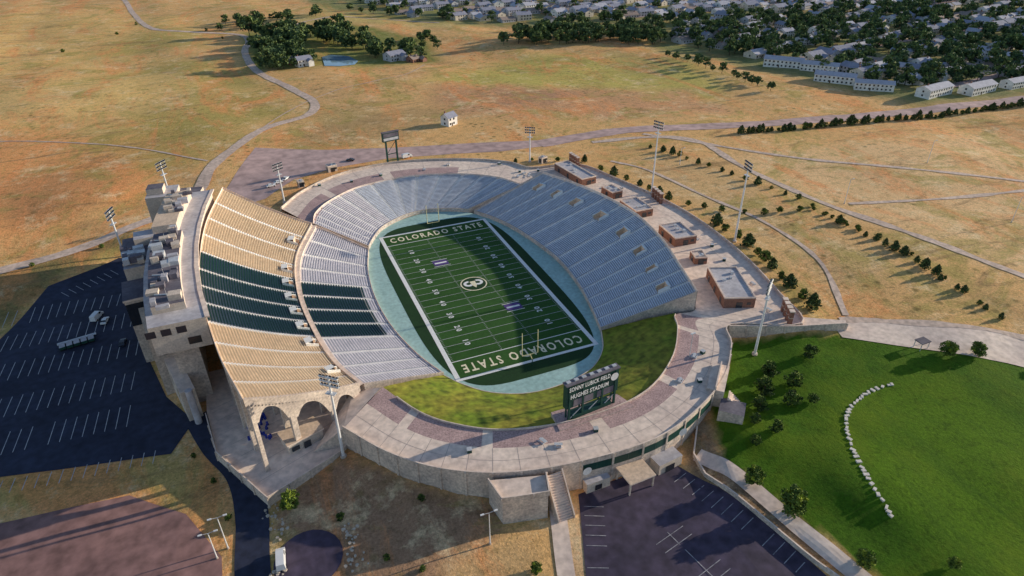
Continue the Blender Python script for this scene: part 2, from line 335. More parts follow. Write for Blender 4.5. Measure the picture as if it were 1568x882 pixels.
def stripe(mb,a,b,w=.18,off=.16,k='line'):
    a=np.array(a,float);b=np.array(b,float);t=(b-a)/np.linalg.norm(b-a);nr=np.array([-t[1],t[0]])*w/2
    Q=[a-nr,b-nr,b+nr,a+nr];z=terr([q[0] for q in Q],[q[1] for q in Q])+off
    mb.face([(q[0],q[1],zz) for q,zz in zip(Q,z)],k)
def stallrow(mb,a,b,depth,sp=2.9,both=True,off=.16,k='line',spine=True):
    a=np.array(a,float);b=np.array(b,float);L=np.linalg.norm(b-a);t=(b-a)/L;nr=np.array([-t[1],t[0]])
    for i in range(int(L/sp)+1):
        p=a+t*sp*i
        if random.random()<.07:continue
        stripe(mb,p-(nr*depth if both else 0),p+nr*depth,.18,off,k)
    if both and spine:stripe(mb,a,b,.16,off,k)
mb=MB()
for yy in (-30,-12,8,27,44):stallrow(mb,(-215,yy+2),(-122,yy-2),5,spine=False)
stallrow(mb,(-215,-40),(-114,-51),-5,both=False);stallrow(mb,(-152,56),(-134,70),-5,both=False)
mb.obj('parking_stall_lines')
mb=MB()
stallrow(mb,(-12,-116),(-23,-139),5,both=False,k='line2');stallrow(mb,(18.5,-117),(29,-152),-5,both=False,k='line2');stallrow(mb,(3,-132),(10,-165),4.6,k='line2',spine=False);stallrow(mb,(-24,-142),(-34,-165),5,both=False,k='line2')
stripe(mb,(3,-131),(9,-165),.2,k='line2')
mb.obj('parking_stall_lines.001')

# ------------------------------------------------------------------ bowl floor + field
BOWL=[(-29,-52),(-34,-39),(-38,-18),(-39,4),(-37,27),(-32.5,46),(-23,63),(-11,71),(4,74),(14,70),(22,64.5),(30,50),(35.5,31),(39,4),(37.5,-18),(34,-35),(30,-50),(25,-60),(17,-67.5),(6,-71),(-7,-71),(-18,-66)]
BW=crom(BOWL+[BOWL[0]],6)[:-1]
ff=empty('football_field')
sheet('track_apron',BW,'turqu',flat=0.0,parent=ff)
ap=[];
for i in range(80):
    a=2*math.pi*i/80;cx=abs(math.cos(a))**.45*math.copysign(1,math.cos(a));sy=abs(math.sin(a))**.55*math.copysign(1,math.sin(a))
    ap.append((cx*30.5,sy*63))
sheet('apron_turf',ap,'turf2',flat=.02,parent=ff)
def rect(mb,x0,x1,y0,y1,z,k):mb.face([(x0,y0,z),(x1,y0,z),(x1,y1,z),(x0,y1,z)],k)
yd=.9144;HW=24.38;HL=54.86
mb=MB()
for i in range(-6,6):rect(mb,-HW,HW,i*10*yd,(i+1)*10*yd,.04,'turf' if i%2 else 'turfb')
mb.obj('turf',ff)
mb=MB();z=.06
for sx in(-1,1):rect(mb,min(sx*HW,sx*(HW+1.6)),max(sx*HW,sx*(HW+1.6)),-HL-1.2,HL+1.2,z,'white')
for sy in(-1,1):rect(mb,-HW,HW,min(sy*HL,sy*(HL+1.2)),max(sy*HL,sy*(HL+1.2)),z,'white')
for i in range(-10,11):
    w=.12 if abs(i)<10 else .25;rect(mb,-HW,HW,i*5*yd-w/2*1.4,i*5*yd+w/2*1.4,z,'line' if abs(i)<10 else 'white')
for i in range(-50,51):
    if i%5==0:continue
    for hx_ in(-6.1,6.1,-HW+.6,HW-.6):rect(mb,hx_-.3,hx_+.3,i*yd-.07,i*yd+.07,z,'line')
def disc(mb,cx,cy,r0,r1,z,k,n=40):
    for i in range(n):
        a,b_=2*math.pi*i/n,2*math.pi*(i+1)/n
        if r0==0:mb.face([(cx,cy,z),(cx+r1*math.cos(a),cy+r1*math.sin(a),z),(cx+r1*math.cos(b_),cy+r1*math.sin(b_),z)],k)
        else:mb.face([(cx+r0*math.cos(a),cy+r0*math.sin(a),z),(cx+r1*math.cos(a),cy+r1*math.sin(a),z),(cx+r1*math.cos(b_),cy+r1*math.sin(b_),z),(cx+r0*math.cos(b_),cy+r0*math.sin(b_),z)],k)
disc(mb,0,0,0,4.9,.075,'turf2');disc(mb,0,0,4.9,5.4,.085,'gold')
for sx in(-1,1):
    for i in range(12):
        a=math.pi*.6-i*.36;b_=a-.36;cx,cy=sx*2.0,.6
        q=[(cx+sx*r*math.cos(t),cy+r*math.sin(t),.095) for r,t in((.9,a),(2.1,a),(2.1,b_),(.9,b_))]
        mb.face(q if sx<0 else q[::-1],'white')
mb.face([(-1.2,2.0,.1),(-.8,-1.5,.1),(0,-3.2,.1),(.8,-1.5,.1),(1.2,2.0,.1)],'gold')
for cx,cy in((-7,22),(8,-22)):
    mb.face([(cx-3.2,cy-1.3,.08),(cx-2.2,cy-2.1,.08),(cx+3.2,cy-2.1,.08),(cx+3.2,cy+1.5,.08),(cx+2.2,cy+2.3,.08),(cx-3.2,cy+2.3,.08)],'purple')
    rect(mb,cx-2.6,cx+2.6,cy-.5,cy+.6,.1,'white');rect(mb,cx-3.6,cx+3.6,cy-2.8,cy-2.5,.08,'white');rect(mb,cx-3.6,cx+3.6,cy+2.6,cy+2.9,.08,'white')
mb.obj('painted_markings',ff)
def text(s,x,y,z,size,rot,k,parent,name,sp=1.0,sx=1,tilt=None,off=.02,width=None):
    c=bpy.data.curves.new(name,'FONT');c.body=s;c.size=size;c.align_x='CENTER';c.align_y='CENTER';c.space_character=sp;c.offset=off;c.resolution_u=2
    o=bpy.data.objects.new(name,c);COL.objects.link(o)
    me=bpy.data.meshes.new_from_object(o);bpy.data.objects.remove(o);me.materials.clear();me.materials.append(M[k])
    if width:
        xs=[v.co.x for v in me.vertices];sx=width/(max(xs)-min(xs))
    o=bpy.data.objects.new(name,me);COL.objects.link(o);o.location=(x,y,z);o.rotation_euler=(tilt or 0,0,rot);o.scale=(sx,1,1);o.parent=parent;return o
text('COLORADO STATE',0,50.3,.08,6.2,0,'gold',ff,'end_zone_lettering',1.35,off=.14,width=44)
text('COLORADO STATE',0,-50.3,.08,6.2,math.pi,'gold',ff,'end_zone_lettering',1.35,off=.14,width=44)
for i,t in enumerate(['1 0','2 0','3 0','4 0','5 0','4 0','3 0','2 0','1 0']):
    y=(-40+10*i)*yd
    text(t,-16,y,.08,2.9,-math.pi/2,'white',ff,'yard_number',off=.07);text(t,16,y,.08,2.9,math.pi/2,'white',ff,'yard_number',off=.07)
for sy in(-1,1):
    mb=MB();y=sy*(HL+.6);mb.tube((0,y+sy*1.8,0),(0,y+sy*1.8,2.2),.16,.16,'dgreen');mb.tube((0,y+sy*1.8,2.2),(0,y,3.05),.14,.14,'yel')
    mb.tube((-2.82,y,3.05),(2.82,y,3.05),.15,.15,'yel')
    for sx in(-1,1):mb.tube((sx*2.82,y,3.05),(sx*2.82,y,12.2),.15,.13,'yel')
    mb.obj('goal_post')

# ------------------------------------------------------------------ grandstands
def stand(name,Pin,Pout,z0,z1,rows,nsec,scheme,curve=.0,base=None,under=None,front=None,back=1.0,aw=1.3,portals=(),sub=6,open_top=False):
    A=crom(Pin,10);B=crom(Pout,10);nS=len(A)-1
    def at(s,r):
        f=s*nS;i=min(int(f),nS-1);t=f-i;a=A[i]*(1-t)+A[i+1]*t;b_=B[i]*(1-t)+B[i+1]*t;return a*(1-r)+b_*r
    L=sum(np.linalg.norm(.5*(A[i+1]+B[i+1])-.5*(A[i]+B[i])) for i in range(nS));da=aw/L/2
    st=[]
    for k in range(nsec):
        s0=k/nsec+(da if k else da*1.2);s1=(k+1)/nsec-da
        for j in range(sub):st.append((s0+(s1-s0)*j/sub,s0+(s1-s0)*(j+1)/sub,k))
        st.append((s1,min(1,s1+2*da),-1))
    st.insert(0,(0,da*1.2,-1))
    pp=[]
    for (ps,pr0,pr1,pw) in portals:
        inc=[(a,b_) for a,b_,k in st if abs((a+b_)/2-ps)<pw]
        if inc:
            lo=min(a for a,_ in inc);hi=max(b_ for _,b_ in inc);pp.append(((lo+hi)/2,pr0,pr1,(hi-lo)/2))
    portals=pp
    def zr(i):
        t=i/rows;return z0+(z1-z0)*(t*(1-curve)+curve*t*t)
    mb=MB()
    for (s0,s1,k) in st:
        sm=(s0+s1)/2
        for i in range(rows):
            r0,r1=i/rows,(i+1)/rows;z=zr(i);zp=zr(i-1) if i else z-.3
            if any(abs(sm-ps)<pw and pr0<=i<pr1 for (ps,pr0,pr1,pw) in portals):continue
            a,b_,c_,d=at(s0,r0),at(s1,r0),at(s1,r1),at(s0,r1)
            bk,sk,ch=scheme(k,i)
            if k<0:sk='aisle'
            mb.face([(*a,z),(*b_,z),(*c_,z),(*d,z)],sk);mb.face([(*a,zp),(*b_,zp),(*b_,z),(*a,z)],sk)
            if k>=0:
                rb0=r0+(.30 if ch else .40)/rows;rb1=r0+(.80 if ch else .84)/rows;zb=z+.42
                a,b_,c_,d=at(s0,rb0),at(s1,rb0),at(s1,rb1),at(s0,rb1)
                mb.face([(*a,zb),(*b_,zb),(*c_,zb),(*d,zb)],bk);mb.face([(*a,zb-.12),(*b_,zb-.12),(*b_,zb),(*a,zb)],bk)
                if ch:mb.face([(*d,zb),(*c_,zb),(*c_,zb+.42),(*d,zb+.42)],bk)
    def prof(s):
        P=[]
        for i in range(rows):
            P.append((at(s,i/rows),zr(i)));P.append((at(s,(i+1)/rows),zr(i)))
        return P
    for s in(0,1):
        P=prof(s);dn=(at(.02,.5)-at(0,.5)) if s==0 else (at(.98,.5)-at(1,.5));dn=dn/np.linalg.norm(dn)*.35
        for (a,za),(b_,zb) in zip(P[:-1],P[1:]):
            if za!=zb:continue
            lo=(za-under) if under else base
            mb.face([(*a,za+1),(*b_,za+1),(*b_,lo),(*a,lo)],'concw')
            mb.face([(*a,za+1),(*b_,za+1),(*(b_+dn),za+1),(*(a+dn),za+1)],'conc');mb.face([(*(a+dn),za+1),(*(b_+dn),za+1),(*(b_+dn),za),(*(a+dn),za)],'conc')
    m_=nsec*8
    for j in range(m_):
        s0,s1=j/m_,(j+1)/m_
        a,b_=at(s0,1),at(s1,1);zt=zr(rows-1)
        lo=(zt-under) if under else base
        an,bn=a+(a-at(s0,.97))*.012*rows*.3,b_+(b_-at(s1,.97))*.012*rows*.3
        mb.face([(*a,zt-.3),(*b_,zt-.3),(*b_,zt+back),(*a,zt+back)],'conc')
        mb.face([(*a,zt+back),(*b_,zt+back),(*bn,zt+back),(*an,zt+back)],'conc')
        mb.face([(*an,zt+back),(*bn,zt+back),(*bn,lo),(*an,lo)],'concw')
        a,b_=at(s0,0),at(s1,0)
        f0=front if front is not None else z0-.5
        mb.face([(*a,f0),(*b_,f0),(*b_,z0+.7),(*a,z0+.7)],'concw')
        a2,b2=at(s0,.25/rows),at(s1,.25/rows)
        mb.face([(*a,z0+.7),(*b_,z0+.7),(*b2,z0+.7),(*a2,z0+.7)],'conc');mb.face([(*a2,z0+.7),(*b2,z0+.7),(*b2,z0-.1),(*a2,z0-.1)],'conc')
        if under:
            for i in range(0,rows,4):
                r0,r1=i/rows,min(1,(i+4)/rows);z_0=zr(i)-under;z_1=zr(min(i+4,rows-1))-under
                mb.face([(*at(s0,r0),z_0),(*at(s0,r1),z_1),(*at(s1,r1),z_1),(*at(s1,r0),z_0)],'concw')
    for (ps,pr0,pr1,pw) in portals:
        zb=zr(pr0)-(.1 if open_top else 1.6);zt=zr(pr1)+1.1
        P=[at(ps-pw,pr0/rows),at(ps+pw,pr0/rows),at(ps+pw,pr1/rows),at(ps-pw,pr1/rows)];mid=sum(P)/4
        zc=[zr(pr0)+1.2,zr(pr0)+1.2,zt,zt]
        for i in (1,2,3):
            a,b_=P[i],P[(i+1)%4];za,zb2=zc[i],zc[(i+1)%4]
            a2=a+(mid-a)*.18;b2=b_+(mid-b_)*.18
            mb.face([(*a,zb),(*b_,zb),(*b_,zb2),(*a,za)],'white')
            mb.face([(*a,za),(*b_,zb2),(*b2,zb2),(*a2,za)],'white');mb.face([(*a2,zb),(*b2,zb),(*b2,zb2),(*a2,za)],'rooft')
        mb.face([(*p,zb) for p in P],'rooft')
        f_=.75 if open_top else .4
        c0=P[0]*(1-f_)+P[3]*f_;c1=P[1]*(1-f_)+P[2]*f_
        mb.face([(*c0,zt+.02),(*c1,zt+.02),(*P[2],zt+.02),(*P[3],zt+.02)],'white')
        mb.face([(*c0,zb),(*c1,zb),(*c1,zt),(*c0,zt)],'rooft')
    return mb.obj(name),at,zr
WI=[(-29,-52),(-34,-38),(-38,-18),(-39,4),(-37,26),(-33,44)]
WM=[(-55,-58),(-60.5,-43),(-64,-20),(-65,4),(-62,30),(-52,58)]
WMo=[(-56.4,-58.7),(-62,-43.6),(-65.6,-20.2),(-66.6,4),(-63.6,30.5),(-53.6,58.8)]
WO=[(-86,-75),(-91,-52),(-94.5,-24),(-95.5,4),(-93,38),(-86,73)]
def sch_lo(k,i):
    if 4<=k<=7 :return ('gseat','step',True) if i>3 else ('alumw','step',False)
    return ('alumw','step',False)
def sch_up(k,i):
    if 4<=k<=7:return ('gseat','step',True)
    return ('tan','tanstep',False)
gs=empty('grandstand')
o,_,_=stand('lower_deck',WI,WM,1.2,9.6,28,12,sch_lo,base=-1,front=0,back=1.2);o.parent=gs
PT=[((j+.5)/12,1,6,.012) for j in (1,3,4,5,6,7,8,10)]
o,wat,wzr=stand('upper_deck',WMo,WO,11,28,38,12,sch_up,curve=.25,under=1.4,back=1.2,front=8.5,portals=PT);o.parent=gs
mb=MB();A_=crom(WM,10);B_=crom(WMo,10)
for i in range(len(A_)-1):mb.face([(*A_[i],10.55),(*A_[i+1],10.55),(*B_[i+1],10.55),(*B_[i],10.55)],'conc')
mb.obj('cross_walkway',gs)
def bent(s,mb,cols=((.03,.0),(.30,.0),(.66,.0),(.97,.0)),th=.9):
    N=60;a0=wat(s,0);a1=wat(s,1);t=(a1-a0)/np.linalg.norm(a1-a0);nr=np.array([-t[1],t[0]])*th/2
    cs=[c[0] for c in cols];cw=.028;P=[]
    for i in range(N+1):
        r=i/N;top=wzr(r*38)-1.4;p=wat(s,r);inc=any(abs(r-c)<cw for c in cs)
        if inc:bot=T(p[0],p[1])-.5
        else:
            lo=[c for c in cs if c<r];hi=[c for c in cs if c>r]
            if lo and hi:
                u=(r-lo[-1]-cw)/(hi[0]-lo[-1]-2*cw);u=min(max(u,0),1);bot=top-1.0-min(6,.45*(top-2))*(abs(2*u-1)**2.5)
            else:bot=top-1.0
        P.append((p,top,bot,inc))
    for (p,tp,bo,ic),(q,tq,bq,iq) in zip(P[:-1],P[1:]):
        b0,b1=(bo,bq)
        if ic!=iq:
            b0=b1=max(bo,bq)
        for sg in(1,-1):
            mb.face([(*(p+nr*sg),b0),(*(q+nr*sg),b1),(*(q+nr*sg),tq),(*(p+nr*sg),tp)],'concw')
        mb.face([(*(p+nr),b0),(*(q+nr),b1),(*(q-nr),b1),(*(p-nr),b0)],'concw')
        if ic!=iq:
            e=q if iq else p
            mb.face([(*(e+nr),min(bo,bq)),(*(e-nr),min(bo,bq)),(*(e-nr),max(bo,bq)),(*(e+nr),max(bo,bq))],'concw')
mb=MB()
for s in (.006,.09,.18,.27,.36,.45,.54,.63,.72,.81,.9,.994):bent(s,mb)
mb.obj('arched_frames',gs)
EI=[(30,-50),(34,-35),(37.5,-18),(39,4),(35.5,31),(30,50),(23,63.3)]
EO=[(60,-62),(66,-43),(72,-22),(75,2),(72,26),(66,46),(59,62)]
PE=[(s,31,37,.014) for s in (.09,.21,.33,.45,.57,.69,.80,.91)]
gs2=empty('grandstand')
o,_,_=stand('seating_deck',EI,EO,1.2,15.6,46,14,lambda k,i:('alum','step',False),base=-1,front=0,back=1.5,portals=PE,open_top=True);o.parent=gs2
HI=[(21.3,65.6),(14,70),(4,73.5),(-6,73),(-15,69),(-23,62.8),(-29,53.5),(-32.6,46)]
HO=[(50,66),(42,81),(25,93.5),(0,100.5),(-25,97),(-41,86),(-50,74),(-53,62)]
gs3=empty('end_zone_seating_bowl')
o,_,_=stand('seating_deck',HI,HO,1.2,9.2,28,15,lambda k,i:('alumw' if k>8 else 'alum','step',False),base=-1,front=0,back=1.1);o.parent=gs3  # sunlit bench copy on one side, shaded copy on the other

# ------------------------------------------------------------------ concourse ring
RI=crom(RING_IN,5);RO=crom(RING_OUT,5);nR=len(RI)
mb=MB()
for i in range(nR-1):
    near=i<46;farr=i>=95
    fr=[0,.42,1] if near else [0,.5,1] if farr else [0,1]
    for a,b_ in zip(fr[:-1],fr[1:]):
        p=[RI[i]*(1-a)+RO[i]*a,RI[i]*(1-b_)+RO[i]*b_,RI[i+1]*(1-b_)+RO[i+1]*b_,RI[i+1]*(1-a)+RO[i+1]*a]
        k='paver' if (a==0 and ((near and i%9!=4) or (farr and i%7!=3))) else 'conc'
        mb.face([(*q,9.0) for q in p],k)
for i in range(0,nR-1,2):
    p,q=RI[i],RO[i];t=(q-p)/np.linalg.norm(q-p);nr=np.array([-t[1],t[0]])*.06
    if i<46:p=p*.58+q*.42
    mb.face([(*(p-nr),9.02),(*(q-nr),9.02),(*(q+nr),9.02),(*(p+nr),9.02)],'joint')
for fr in (.7,):
    for i in range(nR-1):
        a=RI[i]*(1-fr)+RO[i]*fr;b_=RI[i+1]*(1-fr)+RO[i+1]*fr;d=(RO[i]-RI[i]);d=d/np.linalg.norm(d)*.05
        mb.face([(*(a-d),9.025),(*(b_-d),9.025),(*(b_+d),9.025),(*(a+d),9.025)],'joint')
mb.obj('concourse_pavement')
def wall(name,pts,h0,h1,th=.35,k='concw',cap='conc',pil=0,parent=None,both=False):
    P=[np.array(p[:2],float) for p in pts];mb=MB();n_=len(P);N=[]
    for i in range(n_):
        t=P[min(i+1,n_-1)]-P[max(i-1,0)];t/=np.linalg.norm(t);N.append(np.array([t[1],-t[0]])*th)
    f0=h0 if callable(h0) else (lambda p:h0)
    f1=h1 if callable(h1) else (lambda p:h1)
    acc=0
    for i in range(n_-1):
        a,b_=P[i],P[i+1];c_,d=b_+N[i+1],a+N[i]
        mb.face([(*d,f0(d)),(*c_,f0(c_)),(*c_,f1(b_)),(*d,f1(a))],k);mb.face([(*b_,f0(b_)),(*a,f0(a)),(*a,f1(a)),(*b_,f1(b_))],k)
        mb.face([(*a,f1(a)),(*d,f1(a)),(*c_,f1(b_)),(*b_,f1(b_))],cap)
        acc+=np.linalg.norm(b_-a)
        if pil and acc>pil:
            acc=0;t=(b_-a)/np.linalg.norm(b_-a);m_=(c_+N[i]*.25);ang=math.atan2(t[1],t[0])
            mb.box(m_[0],m_[1],f0(m_),f1(b_)-.15,.55,.35,ang,k)
    for i in(0,n_-1):
        a=P[i];d=a+N[i];mb.face([(*a,f0(a)),(*d,f0(d)),(*d,f1(a)),(*a,f1(a))],k)
    return mb.obj(name,parent)
lowf=lambda p:min(8.5,float(terr(p[0],p[1],False)[0]))-1.0
RW=resamp(RO,3.0)
wall('concourse_retaining_wall',RW,lowf,10.1,pil=6)
wall('inner_parapet_wall',RI[2:46],8.6,9.6,.25,k='concw')
bi=crom([(-29,-52),(-25,-58.5),(-18,-66),(-7,-71),(6,-71),(17,-67.5),(25,-60),(30,-50.2)],6)
bo=crom([(-50,-60),(-44,-74),(-34,-85),(-14,-94),(10,-95),(32,-86),(45,-73),(53,-61)],6)
mb=MB();nb=8
for i in range(len(bi)-1):
    for j in range(nb):
        q=[]
        for ii,jj in((i,j),(i,j+1),(i+1,j+1),(i+1,j)):
            t=jj/nb;p=bi[ii]*(1-t)+bo[ii]*t;zz=.9+8.0*(t*.75+.25*math.sin(t*math.pi/2))+.12*math.sin(ii*1.3+jj*2)*(0<jj<nb);q.append((*p,zz))
        mb.face(q,'berm')
o=mb.obj('grass_berm')
for p in o.data.polygons:p.use_smooth=True
wall('field_wall',[tuple(p) for p in bi],-.1,1.1,.25)
mb=MB()
mb.prism([(-100,-22),(-100,-42),(-97.5,-62),(-86,-84),(-66,-75),(-58,-60),(-62,-44),(-66,-22)],-1.5,2.4,'concw','conc')
mb.face([(-64,-73,9),(-50.5,-60,9),(-58,-55,7),(-73,-72,2.45)],'conc');mb.face([(-64,-73,9),(-73,-72,2.45),(-73,-72,-1),(-64,-73,-1)],'concw')
for i in range(7):
    t=i/7;a=np.array((-99.,-42.))*(1-t)+np.array((-86.,-83.))*t;b2=np.array((-66.,-30.))*(1-t)+np.array((-66.,-74.5))*t;nr=np.array((.0,.06))
    mb.face([(*(a-nr),2.42),(*(b2-nr),2.42),(*(b2+nr),2.42),(*(a+nr),2.42)],'joint')
mb.obj('entry_plaza')
wall('plaza_parapet',resamp([(-100,-44),(-97.5,-62),(-86,-84),(-66,-75.2),(-64.2,-73.4)],3),-1.5,3.5,.3,pil=6)
mb=MB();mb.box(-75,-66,2.4,5.8,10,6,.3,'wallb','rooft');mb.box(-75,-66,5.8,6.1,10.8,6.8,.3,'conc','rooft')
mb.box(-73.9,-69.15,2.4,4.6,2,.1,.3,'glass');mb.box(-77.1,-70.1,3.2,4.6,2.2,.1,.3,'glass');mb.obj('concession_building')
mb=MB()
for i in range(26):
    x,y=-86+random.uniform(-3,3),-56+random.uniform(-6,6);mb.box(x,y,2.4,2.4+random.uniform(.5,1.1),.6,.6,random.random()*3,'blue');mb.box(x,y+.25,2.9,3.6,.6,.08,0,'blue')
mb.obj('stacked_blue_chairs')

# ------------------------------------------------------------------ press box
pb=empty('press_box')
mb=MB()
def curvebox(mb,x0f,x1f,y0,y1,z0,z1,k,top,n=6):
    ys=np.linspace(y0,y1,n+1);P=[(x1f(y),y) for y in ys]+[(x0f(y),y) for y in ys[::-1]]
    mb.prism(P,z0,z1,k,top,True)
fx=lambda y:-96.4+((y-4)/70)**2*8.5
mx_=lambda y:fx(y)-15
curvebox(mb,mx_,fx,-37,64,22,31.5,'wallb','roof')
curvebox(mb,lambda y:fx(y)-13,lambda y:fx(y)-4,-30,22,31.5,34,'wallb','roofd')
curvebox(mb,lambda y:fx(y)-14,lambda y:fx(y)-6,26,58,31.5,35,'wallb','rooft')
curvebox(mb,lambda y:fx(y)-11,lambda y:fx(y)-4,-34,62,-1,22,'concw','roof')
curvebox(mb,lambda y:fx(y)-.1,lambda y:fx(y)+1.2,-37,64,31.2,31.7,'conc','conc')
mb.obj('main_volume',pb)
mb=MB()
for y in np.arange(-35,61,3.2):
    for z0,z1 in((29.3,30.8),):
        a,c_=fx(y)+.06,fx(y+2.8)+.06;mb.face([(a,y,z0),(c_,y+2.8,z0),(c_,y+2.8,z1),(a,y,z1)],'glass')
    for z0,z1 in((23.4,26.6),(28,31)):
        a,c_=mx_(y)-.06,mx_(y+2.8)-.06;mb.face([(c_,y+2.8,z0),(a,y,z0),(a,y,z1),(c_,y+2.8,z1)],'glass')
for x in(-99,-103,-107):mb.face([(x-2.6,-37.06,28),(x,-37.06,28),(x,-37.06,30.2),(x-2.6,-37.06,30.2)],'glass')
mb.face([(-99.5,-37.06,23.6),(-96,-37.06,23.6),(-96,-37.06,26),(-99.5,-37.06,26)],'glass')
mb.obj('windows',pb)
mb=MB()
mb.box(-114,20,-1,29,11,22,.08,'wallb','roof');mb.box(-114,22,29,29.8,11.6,20.6,.08,'conc','roofd');mb.box(-112.5,27,29.8,32.5,7,7,.08,'wallb','roof')
mb.box(-115,2,-1,24,9,13,.1,'concw','roofd');mb.box(-115.3,-4.7,15,23,7,.2,.1,'glass');mb.box(-119.8,2.5,13,23,.2,9,.1,'glass');mb.box(-115,2,24,24.7,9.6,13.6,.1,'conc','roofd')
for zz in(6,13,20):
    for i in range(4):mb.box(-116.5+i*2.1,8.95-.1,zz,zz+2.4,1.5,.1,.08,'glass')
mb.box(-108,66,-1,33,11,12,-.1,'wallb','roof');mb.box(-110,66,33,35.5,6,6,-.1,'wallb','roofd')
mb.box(-98.5,67,20,31,9,9,-.2,'wallb','roofd')
mb.box(-110.5,-16,-1,22,6,20,.18,'concw','rooft');mb.box(-109,-23,22,24.6,4,4,.18,'wallb','roof')
for zz in(9,15):
    for x in(-110.6,-108.2):mb.box(x,-26.1,zz,zz+2.6,1.5,.12,.18,'glass')
P0=np.array([-113.,-4.]);P1=np.array([-103.2,-41.5]);t=(P1-P0)/np.linalg.norm(P1-P0);nr=np.array([-t[1],t[0]])*2.0
for i in range(12):
    a=P0+(P1-P0)*i/12;c_=P0+(P1-P0)*(i+1)/12;za,zc=17-i*.5,17-(i+1)*.5
    Q=[a-nr,c_-nr,c_+nr,a+nr]
    mb.face([(*Q[3],za),(*Q[2],zc),(*Q[1],zc),(*Q[0],za)][::-1],'conc')
    for u,v in((0,1),(3,2)):mb.face([(*Q[u],-1),(*Q[v],-1),(*Q[v],zc),(*Q[u],za)],'wallb')
    if i%2==0:
        for sg in(1.02,-1.02):
            e=nr*sg;m0=a*.75+c_*.25-e;m1=a*.25+c_*.75-e;mb.face([(*m0,za-6),(*m1,za-6),(*m1,za-2.5),(*m0,za-2.5)],'glass')
mb.face([(*(P1-nr),-1),(*(P1+nr),-1),(*(P1+nr),11),(*(P1-nr),11)],'wallb')
mb.tube((-102.6,-43.5,-1),(-102.6,-43.5,12.5),1.0,1.0,'roof',14)
mb.obj('outer_wings',pb)
mb=MB()
for i in range(46):
    y=random.uniform(-32,60);x=fx(y)-random.uniform(5,12)
    zb=34 if y<22 else 31.5 if y<26 else 35 if y<57 else 31.5;h=random.uniform(.8,2.2);mb.box(x,y,zb,zb+h,random.uniform(1.2,3.6),random.uniform(1.2,3.6),random.uniform(-.1,.1),random.choice(['metal','roof','roofd','wallb']))
for i in range(14):
    mb.box(-115+random.uniform(-4,2),17+random.uniform(-7,4),29.8,29.8+random.uniform(.8,2.6),random.uniform(1.5,3.5),random.uniform(1.5,3.5),.1,random.choice(['metal','roof','wallb','roofd']))
for i in range(5):mb.box(-110.5+random.uniform(-1.5,1.5),-14+random.uniform(-6,6),22,22+random.uniform(.8,1.8),random.uniform(1.2,2.2),random.uniform(1.2,2.2),.2,random.choice(['metal','roof']))
for i in range(7):
    y=-28+i*13;x=fx(y)-8;zb=34 if y<22 else 31.5 if y<26 else 35 if y<57 else 31.5;mb.tube((x,y,zb),(x,y,zb+4.5),.09,.04,'metal',5);mb.tube((x+2,y+3,zb+.2),(x-4,y+5,zb+.2),.25,.25,'metal',6)
mb.obj('rooftop_units',pb)

# ------------------------------------------------------------------ light towers, scoreboards
def tower(x,y,z,h,face,rows=3,cols=6):
    mb=MB();mb.tube((0,0,-1),(0,0,h),.46,.26,'lamp',10);mb.tube((0,0,-1),(0,0,.6),.9,.9,'concw',10)
    for r in range(rows):
        zz=h-.6-r*1.35;mb.beam((-2.6,0,zz),(2.6,0,zz),.18,'metal')
        for c_ in range(cols):
            xx=-2.4+c_*4.8/(cols-1);mb.beam((xx,-.1,zz+.1),(xx,.15,zz+.35),.6,'lamp',.75)
            mb.beam((xx,.15,zz+.35),(xx,.42,zz+.28),.74,'glass',.6)
    for c_ in(-2.6,2.6):mb.beam((c_,0,h-.6),(c_,0,h-.6-(rows-1)*1.35),.14,'metal')
    mb.box(0,0,h-5.6,h-5.4,2.8,1.3,0,'metal')
    o=mb.obj('stadium_light_tower',None,(x,y,z));o.rotation_euler=(0,0,face);return o
for x,y,h in((-65.5,-76.5,26),(66,-87,26),(107.5,-25,34.5),(104.5,33,35),(68,97,19),(-62,95,19)):
    z=T(x,y);tower(x,y,z,h+ (9-z)*(.3 if z<6 else 1),math.atan2(-y,-x)-math.pi/2)
tower(-107,76,3,39,math.atan2(-76,107)-math.pi/2);tower(-122.5,36,1,39,math.atan2(-36,117)-math.pi/2)
sb=empty('scoreboard',(1.5,-93.5,0));sb.rotation_euler=(0,0,.10)
mb=MB()
for x in(-7.6,-3.2,3.2,7.6):
    mb.beam((x,-.6,6),(x,-.6,21),.55,'dgreen');mb.beam((x,.9,6),(x,.9,21),.4,'dgreen')
mb.box(0,.2,13.5,21.5,17.2,1.6,0,'dgreen');mb.box(0,.2,21.5,21.9,17.6,2.2,0,'roofd')
for i in range(7):mb.box(-7.5+2.5*i,.4,21.9,22.2,1.2,.9,0,'metal')
for z_ in(9.5,12.8):mb.beam((-7.6,-.6,z_),(7.6,-.6,z_),.25,'dgreen')
for x in(-5.4,0,5.4):mb.beam((x-2.2,-.6,9.5),(x+2.2,-.6,12.8),.18,'metal')
mb.box(-3,-.65,13.8,16,6.5,.08,0,'roofd');mb.box(4.3,-.65,13.8,16,5.5,.08,0,'roofd')
mb.box(0,.3,7,10.5,13,2.4,0,'dgreen')
mb.obj('frame_and_panel',sb)
text('SONNY LUBICK FIELD',-1.2,-.92,20.1,2.0,0,'white',sb,'sign_lettering',1.05,1,math.pi/2,.05,13.4)
text('HUGHES STADIUM',-1.2,-.92,17.5,2.0,0,'white',sb,'sign_lettering.001',1.05,1,math.pi/2,.05,12.4)
mb=MB();
